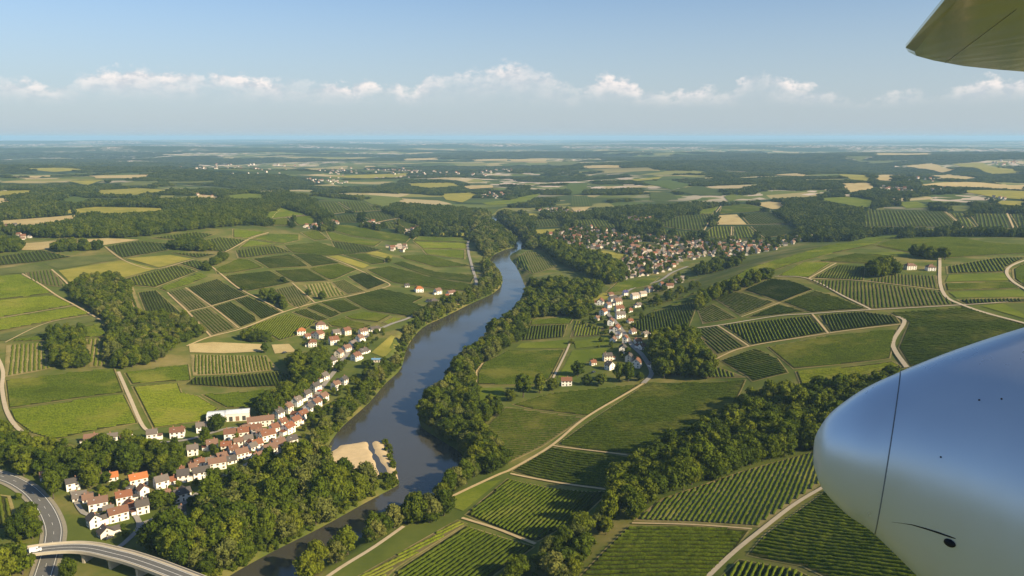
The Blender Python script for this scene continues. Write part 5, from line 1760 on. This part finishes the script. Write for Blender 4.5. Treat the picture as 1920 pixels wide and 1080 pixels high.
# ------------------------------------------------------------------ viaduct over the curved road
BZ = 12.5
bl_ = catmull(on_plane(P("-70,1062 -20,1046 27,1038 65,1032 100,1028 140,1026 175,1029 214,1038 245,1046 290,1061 340,1080 400,1104 480,1140 580,1190"), BZ), 6)
bridge = tag(empty('viaduct', (bl_[20][0], bl_[20][1], float(H(bl_[20:21, 0], bl_[20:21, 1])[0]))), "curved concrete road viaduct crossing the bottom left corner", 'viaduct')
org = Vector(bridge.location)


def bstrip(name, prof, mat):
    """sweep a closed (offset, height) profile along the deck line"""
    t = np.gradient(bl_, axis=0)
    t /= np.hypot(*t.T)[:, None]
    nn = np.stack([-t[:, 1], t[:, 0]], 1)
    m_ = len(prof)
    V = []
    for c, n_ in zip(bl_, nn):
        for a, z in prof:
            V.append((c[0] + n_[0] * a - org.x, c[1] + n_[1] * a - org.y, BZ + z - org.z))
    F_ = []
    for k in range(len(bl_) - 1):
        for j in range(m_):
            F_.append([k * m_ + j, k * m_ + (j + 1) % m_, (k + 1) * m_ + (j + 1) % m_, (k + 1) * m_ + j])
    F_ += [list(range(m_))[::-1], [(len(bl_) - 1) * m_ + j for j in range(m_)]]
    return obj(name, mesh_np(name, V, F_, mat), bridge)


bstrip('deck', [(-4.9, -0.02), (4.9, -0.02), (4.9, -0.5), (3.0, -1.5), (-3.0, -1.5), (-4.9, -0.5)], MATS['concrete'])
bstrip('carriageway', [(-3.4, 0.03), (3.4, 0.03), (3.4, -0.012), (-3.4, -0.012)], MATS['asphalt'])
for s_ in (-1, 1):
    bstrip('parapet', [(s_ * 4.9 - 0.22, 0.85), (s_ * 4.9 + 0.22, 0.85), (s_ * 4.9 + 0.22, -0.7), (s_ * 4.9 - 0.22, -0.7)], MATS['concrete'])
    bstrip('edge_line', [(s_ * 3.0 - 0.12, 0.045), (s_ * 3.0 + 0.12, 0.045), (s_ * 3.0 + 0.12, 0.02), (s_ * 3.0 - 0.12, 0.02)], MATS['road_paint'])
bstrip('centre_line', [(-0.1, 0.045), (0.1, 0.045), (0.1, 0.02), (-0.1, 0.02)], MATS['road_paint'])
cumb = np.concatenate([[0], np.cumsum(np.hypot(*np.diff(bl_, axis=0).T))])
for px in ((160, 1031), (212, 1040), (265, 1054), (330, 1079), (20, 1040)):
    q = on_plane(np.array([px], float), BZ)[0]
    k = int(np.argmin(np.hypot(*(bl_ - q).T)))
    tt = bl_[min(k + 1, len(bl_) - 1)] - bl_[k - 1]
    a = math.atan2(tt[1], tt[0])
    zg = float(H(bl_[k:k + 1, 0], bl_[k:k + 1, 1])[0])
    h = BZ - 1.45 - zg + 1.5
    V = []
    for z, w_, t_ in ((-1.5, 3.4, 0.75), (h - 1.5 - 1.2, 3.6, 0.75), (h - 1.5, 4.4, 0.9)):
        for sx, sy in ((-1, -1), (1, -1), (1, 1), (-1, 1)):
            lx, ly = sx * t_, sy * w_
            V.append((bl_[k, 0] + lx * math.cos(a) - ly * math.sin(a) - org.x, bl_[k, 1] + lx * math.sin(a) + ly * math.cos(a) - org.y, zg + z - org.z))
    F_ = [[l * 4 + j, l * 4 + (j + 1) % 4, l * 4 + 4 + (j + 1) % 4, l * 4 + 4 + j] for l in range(2) for j in range(4)] + [[8, 9, 10, 11], [3, 2, 1, 0]]
    obj('pier', mesh_np('pier', V, F_, MATS['concrete']), bridge)

# ------------------------------------------------------------------ vehicles
def car_paint(name, c):
    return simple(name, c, 0.03, 1.0, 0.3, 0.5)


PAINT = {'white': car_paint('paint_white', (0.75, 0.75, 0.75)), 'dark': car_paint('paint_dark', (0.03, 0.035, 0.05)), 'silver': car_paint('paint_silver', (0.4, 0.41, 0.43)), 'red': car_paint('paint_red', (0.35, 0.03, 0.02))}
simple('tyre', (0.02, 0.02, 0.02), 0.1)


def vehicle(van, colour, x, y, z, ang, label):
    L, W = (5.4, 2.0) if van else (4.3, 1.8)
    root = tag(empty('van' if van else 'car', (x, y, z), ang), label, 'van' if van else 'car')
    if van:
        prof = [(-L / 2, 0.35), (L / 2, 0.35), (L / 2, 0.95), (L / 2 - 0.9, 1.25), (L / 2 - 1.5, 2.25), (-L / 2, 2.35)]
        glz = [(L / 2 - 1.15, 0, 1.75, 0.5, W * 0.86, 0.6), (L / 2 - 2.0, 0, 1.75, 0.8, W + 0.03, 0.55)]
    else:
        prof = [(-L / 2, 0.3), (L / 2, 0.3), (L / 2, 0.75), (L / 2 - 1.1, 0.95), (L / 2 - 1.8, 1.42), (-L / 2 + 0.9, 1.45), (-L / 2 + 0.1, 0.98)]
        glz = [(-0.2, 0, 1.2, 1.9, W + 0.03, 0.34), (L / 2 - 1.45, 0, 1.17, 0.4, W * 0.84, 0.36)]
    n = len(prof)
    V = [(a, s_ * W / 2 * (0.9 if b_ > 1.2 else 1.0), b_) for s_ in (-1, 1) for a, b_ in prof]
    F_ = [list(range(n)), [n + i for i in range(n)][::-1]] + [[j, n + j, n + (j + 1) % n, (j + 1) % n] for j in range(n)]
    obj('body', mesh_np('body', V, F_, PAINT[colour]), root)
    V, F_ = boxes(glz)
    obj('window', mesh_np('window', V, F_, MATS['window_glass']), root)
    for sx in (-1, 1):
        for sy in (-1, 1):
            V, F_ = [], []
            for s_ in (-0.12, 0.12):
                for j in range(10):
                    a = 2 * math.pi * j / 10
                    V.append((sx * L * 0.31 + 0.34 * math.cos(a), sy * (W / 2 - 0.08) + s_, 0.34 + 0.34 * math.sin(a)))
            F_ = [list(range(10)), list(range(10, 20))[::-1]] + [[j, 10 + j, 10 + (j + 1) % 10, (j + 1) % 10] for j in range(10)]
            obj('wheel', mesh_np('wheel', V, F_, MATS['tyre']), root)
    return root


q = on_plane(np.array([[67.0, 1034.0], [92.0, 1029.0]]), BZ)
a = math.atan2(*(q[1] - q[0])[::-1])
vehicle(True, 'white', q[0][0], q[0][1], BZ + 0.04, a, "white van driving on the viaduct near its left end")
CARS = [(452, 806, 'silver', "silver car parked in the yard in front of the warehouse"), (436, 807, 'dark', "dark car parked in the yard in front of the warehouse"), (270, 997, 'silver', "silver car on the lower village lane"),
        (205, 1012, 'dark', "dark car parked beside the viaduct"), (634, 692, 'dark', "dark car on the main street bend"), (600, 735, 'red', "red car on the main street"), (1113, 700, 'dark', "dark car on the meadow edge by the hamlet"),
        (534, 663, 'dark', "dark car on the bare yard of the upper hamlet")]
cp = ground(np.array([[c[0], c[1]] for c in CARS], float))
for (px, py, colr, lab), p in zip(CARS, cp):
    vehicle(False, colr, p[0], p[1], float(H(p[:1], p[1:])[0]) + 0.75, rh.uniform(0.4, 1.2), lab)

# ------------------------------------------------------------------ the aircraft the picture is taken from: nose cowling and wing
def cam_pt(px, py, fwd):
    x, up = (px - 960) / FPX * fwd, (540 - py) / FPX * fwd
    return np.array([x, fwd * CP + up * SP, CAM_Z - fwd * SP + up * CP])


def m_paint(g, b, nt):
    p = pos(g)
    n = g.noise(p, 5.0, 4, 0.6)
    nt.links.new(g.mix(n, (0.62, 0.67, 0.74), (0.67, 0.72, 0.79)), b.inputs['Base Color'])
    nt.links.new(g.smooth(n, 0.3, 0.7, 0.27, 0.35), b.inputs['Roughness'])
    b.inputs['Metallic'].default_value = 0.48
    b.inputs['Specular IOR Level'].default_value = 0.5


material('aircraft_paint', m_paint, 0.2)
simple('rubber', (0.02, 0.02, 0.022), 0.1, 4.0, 0.6)
simple('sealant', (0.17, 0.185, 0.21), 0.1, 4.0, 0.5)


def m_wing(g, b, nt):
    p = pos(g)
    n = g.noise(p, 3.0, 4, 0.6)
    nt.links.new(g.mix(n, (0.40, 0.33, 0.08), (0.47, 0.39, 0.10)), b.inputs['Base Color'])
    b.inputs['Metallic'].default_value = 0.9
    b.inputs['Roughness'].default_value = 0.12
    w = g.n('ShaderNodeTexWave', i={'Vector': p, 'Scale': 1.2, 'Distortion': 8.0, 'Detail': 3.0})
    bm = g.n('ShaderNodeBump', i={'Strength': 0.03, 'Distance': 0.02, 'Height': w.outputs['Fac']})
    nt.links.new(bm.outputs[0], b.inputs['Normal'])


material('wing_skin', m_wing, 0.15)
plane = tag(empty('aircraft', (2.0, 2.2, CAM_Z - 1.4)), "silver aircraft nose cowling and wing tip close to the camera", 'aircraft')
po = np.array(plane.location)
top = P("1525,846 1528,822 1538,800 1562,770 1618,730 1688,697 1790,657 1920,615 2120,560 2400,500")
bot = P("1525,852 1526,870 1531,888 1545,918 1588,962 1640,999 1735,1090 1850,1200 2010,1340 2250,1500")
top, bot = catmull(top, 7), catmull(bot, 7)
SEAM = 5 * 7
K = 56
secs = []
for t_, b_ in zip(top, bot):
    mx_ = 0.5 * (t_ + b_)
    kx = (mx_[0] - 960) / FPX
    fw = 3.525 / (1 + 0.4667 * kx)
    secs.append((cam_pt(*t_, fw), cam_pt(*b_, fw)))
secs = np.array(secs)
cen = secs.mean(1)
axis = np.gradient(cen, axis=0)
axis /= np.linalg.norm(axis, axis=1)[:, None]
axis = np.array([(axis[max(0, i - 6):i + 7]).mean(0) for i in range(len(axis))])
axis /= np.linalg.norm(axis, axis=1)[:, None]
up_ = (secs[:, 0] - secs[:, 1]) * 0.5
sd = np.cross(axis, up_) * 0.92


def section(i, f=1.0):
    a = np.linspace(0, 2 * math.pi, K, endpoint=False)
    return cen[i] + (np.cos(a)[:, None] * up_[i] + np.sin(a)[:, None] * sd[i]) * f


def loft(name, i0, i1, mat, cap0=False, f=1.0):
    V, F_ = [], []
    for i in range(i0, i1 + 1):
        V += [tuple(v - po) for v in section(i, f)]
    n = i1 - i0 + 1
    for k in range(n - 1):
        for j in range(K):
            F_.append([k * K + j, k * K + (j + 1) % K, (k + 1) * K + (j + 1) % K, (k + 1) * K + j])
    if cap0:
        F_.append(list(range(K)))
    me = mesh_np(name, V, F_, mat, True)
    import bmesh
    bm = bmesh.new()
    bm.from_mesh(me)
    bmesh.ops.recalc_face_normals(bm, faces=bm.faces)
    bm.to_mesh(me)
    bm.free()
    return obj(name, me, plane)


def tube(name, pts_, rad, mat, parent=plane, closed=False, taper=False):
    pts_ = [Vector(p) for p in pts_]
    n, m_ = len(pts_), 8
    V, F_ = [], []
    for i, p in enumerate(pts_):
        t = (pts_[(i + 1) % n] - pts_[i - 1]) if (closed or 0 < i < n - 1) else (pts_[1] - pts_[0] if i == 0 else pts_[-1] - pts_[-2])
        t.normalize()
        u = t.orthogonal().normalized() if i == 0 else (u - t * u.dot(t)).normalized()
        w = t.cross(u)
        r_ = rad * (1.0 if not taper else max(0.12, math.sin(math.pi * min(1, (i + 0.4) / n) ** 1.6)))
        for j in range(m_):
            a = 2 * math.pi * j / m_
            V.append(tuple(p + (u * math.cos(a) + w * math.sin(a)) * r_ - Vector(po)))
    for k in range(n if closed else n - 1):
        for j in range(m_):
            F_.append([k * m_ + j, k * m_ + (j + 1) % m_, ((k + 1) % n) * m_ + (j + 1) % m_, ((k + 1) % n) * m_ + j])
    return obj(name, mesh_np(name, V, F_, mat, True), parent)


loft('nose_cap', 0, SEAM, MATS['aircraft_paint'], True)
cowl = loft('cowling', SEAM, len(secs) - 1, MATS['aircraft_paint'], f=1.004)
tube('seam', list(section(SEAM, 1.001)), 0.0024, MATS['sealant'], closed=True)
from mathutils.bvhtree import BVHTree
me_ = cowl.data
bvh = BVHTree.FromPolygons([v.co + Vector(po) for v in me_.vertices], [list(p.vertices) for p in me_.polygons])


def hit(px, py):
    d_ = Vector(rays([[px, py]])[0]).normalized()
    loc, nrm, *_ = bvh.ray_cast(Vector((0, 0, CAM_Z)), d_)
    if loc is None:
        loc, nrm = Vector((0, 0, CAM_Z)) + d_ * 2.8, -d_
    if nrm.dot(d_) > 0:
        nrm = -nrm
    return loc, nrm


slot = [hit(px, py)[0] for px, py in ((1672, 979), (1690, 981), (1710, 984), (1735, 991), (1760, 999), (1780, 1006), (1792, 1010))]
tube('scoop_lip', slot, 0.003, MATS['rubber'], taper=True)
c, nrm = hit(1781, 1018)
V, F_ = [], []
u = nrm.cross(Vector((0, 0, 1))).normalized()
w = nrm.cross(u)
for k in range(5):
    for j in range(14):
        a = 2 * math.pi * j / 14
        f = math.cos(k / 4 * math.pi / 2)
        V.append(tuple(c + (u * math.cos(a) * 0.019 + w * math.sin(a) * 0.013) * max(f, 0.02) + nrm * 0.012 * math.sin(k / 4 * math.pi / 2) - Vector(po)))
for k in range(4):
    for j in range(14):
        F_.append([k * 14 + j, k * 14 + (j + 1) % 14, (k + 1) * 14 + (j + 1) % 14, (k + 1) * 14 + j])
obj('scoop', mesh_np('scoop', V, F_, MATS['rubber'], True), plane)
for px, py in ((1878, 748), (1764, 857), (1836, 750)):
    c, nrm = hit(px, py)
    u = nrm.orthogonal().normalized()
    w = nrm.cross(u)
    V = [tuple(c + (u * math.cos(2 * math.pi * j / 10) + w * math.sin(2 * math.pi * j / 10)) * 0.0032 * f + nrm * z - Vector(po)) for f, z in ((1, 0.0), (0.7, 0.0025)) for j in range(10)]
    F_ = [[j, (j + 1) % 10, 10 + (j + 1) % 10, 10 + j] for j in range(10)] + [list(range(10, 20))]
    obj('rivet', mesh_np('rivet', V, F_, MATS['rubber'], True), plane)

# wing overhead: level slab with a rounded edge, seen from below
WZ = CAM_Z + 0.55
outl = on_plane(P("1697,98 1703,106 1740,115 1800,125 1860,131 1925,136"), WZ)
edge2 = on_plane(P("1786,-5 1880,-112 1990,-230"), WZ)
far_ = outl[-1] + (outl[-1] - outl[-2]) * 3
near_ = edge2[-1] + (edge2[-1] - edge2[-2]) * 0.5
wp_ = np.array(list(outl) + [far_, far_ + np.array([3.0, -3.0]), near_ + np.array([2.0, -0.5]), near_] + list(edge2[::-1]))
V, F_ = [], []
m_ = len(wp_)
cw = wp_.mean(0)
for off, z in ((0.06, 0.0), (0.0, 0.03), (0.0, 0.05), (0.10, 0.10)):
    for p in wp_:
        d_ = (cw - p) / np.hypot(*(cw - p))
        q = p + d_ * off
        V.append((q[0] - po[0], q[1] - po[1], WZ + z - po[2]))
for k in range(3):
    for j in range(m_):
        F_.append([k * m_ + j, k * m_ + (j + 1) % m_, (k + 1) * m_ + (j + 1) % m_, (k + 1) * m_ + j])
F_ += [list(range(m_))[::-1], [3 * m_ + j for j in range(m_)]]
obj('wing', mesh_np('wing', V, F_, MATS['wing_skin']), plane)

for a_, b_ in (((1772, 118), (1905, 18)),):
    q = on_plane(np.array([a_, b_], float), WZ)
    tube('panel_joint', [(*(q[0] + (q[1] - q[0]) * k / 8), WZ - 0.0005) for k in range(9)], 0.0012, MATS['sealant'])

# ------------------------------------------------------------------ the air
zb, zt = float(GZ.min()) - 1.0, CAM_Z + 45.0
hx = 51000.0
V, F_ = boxes([(0, 0, (zb + zt) / 2, 2 * hx, 2 * hx, zt - zb)])
mh = bpy.data.materials.new('haze')
mh.use_nodes = True
nt = mh.node_tree
nt.nodes.clear()
gh = G(nt)
pv = gh.n('ShaderNodeVolumePrincipled', i={'Color': (0.42, 0.69, 1.0, 1), 'Density': 5.2e-5, 'Anisotropy': 0.0})
gh.n('ShaderNodeOutputMaterial', i={'Volume': pv.outputs[0]})
tag(obj('haze', mesh_np('haze', V, F_, mh)), kind='stuff')
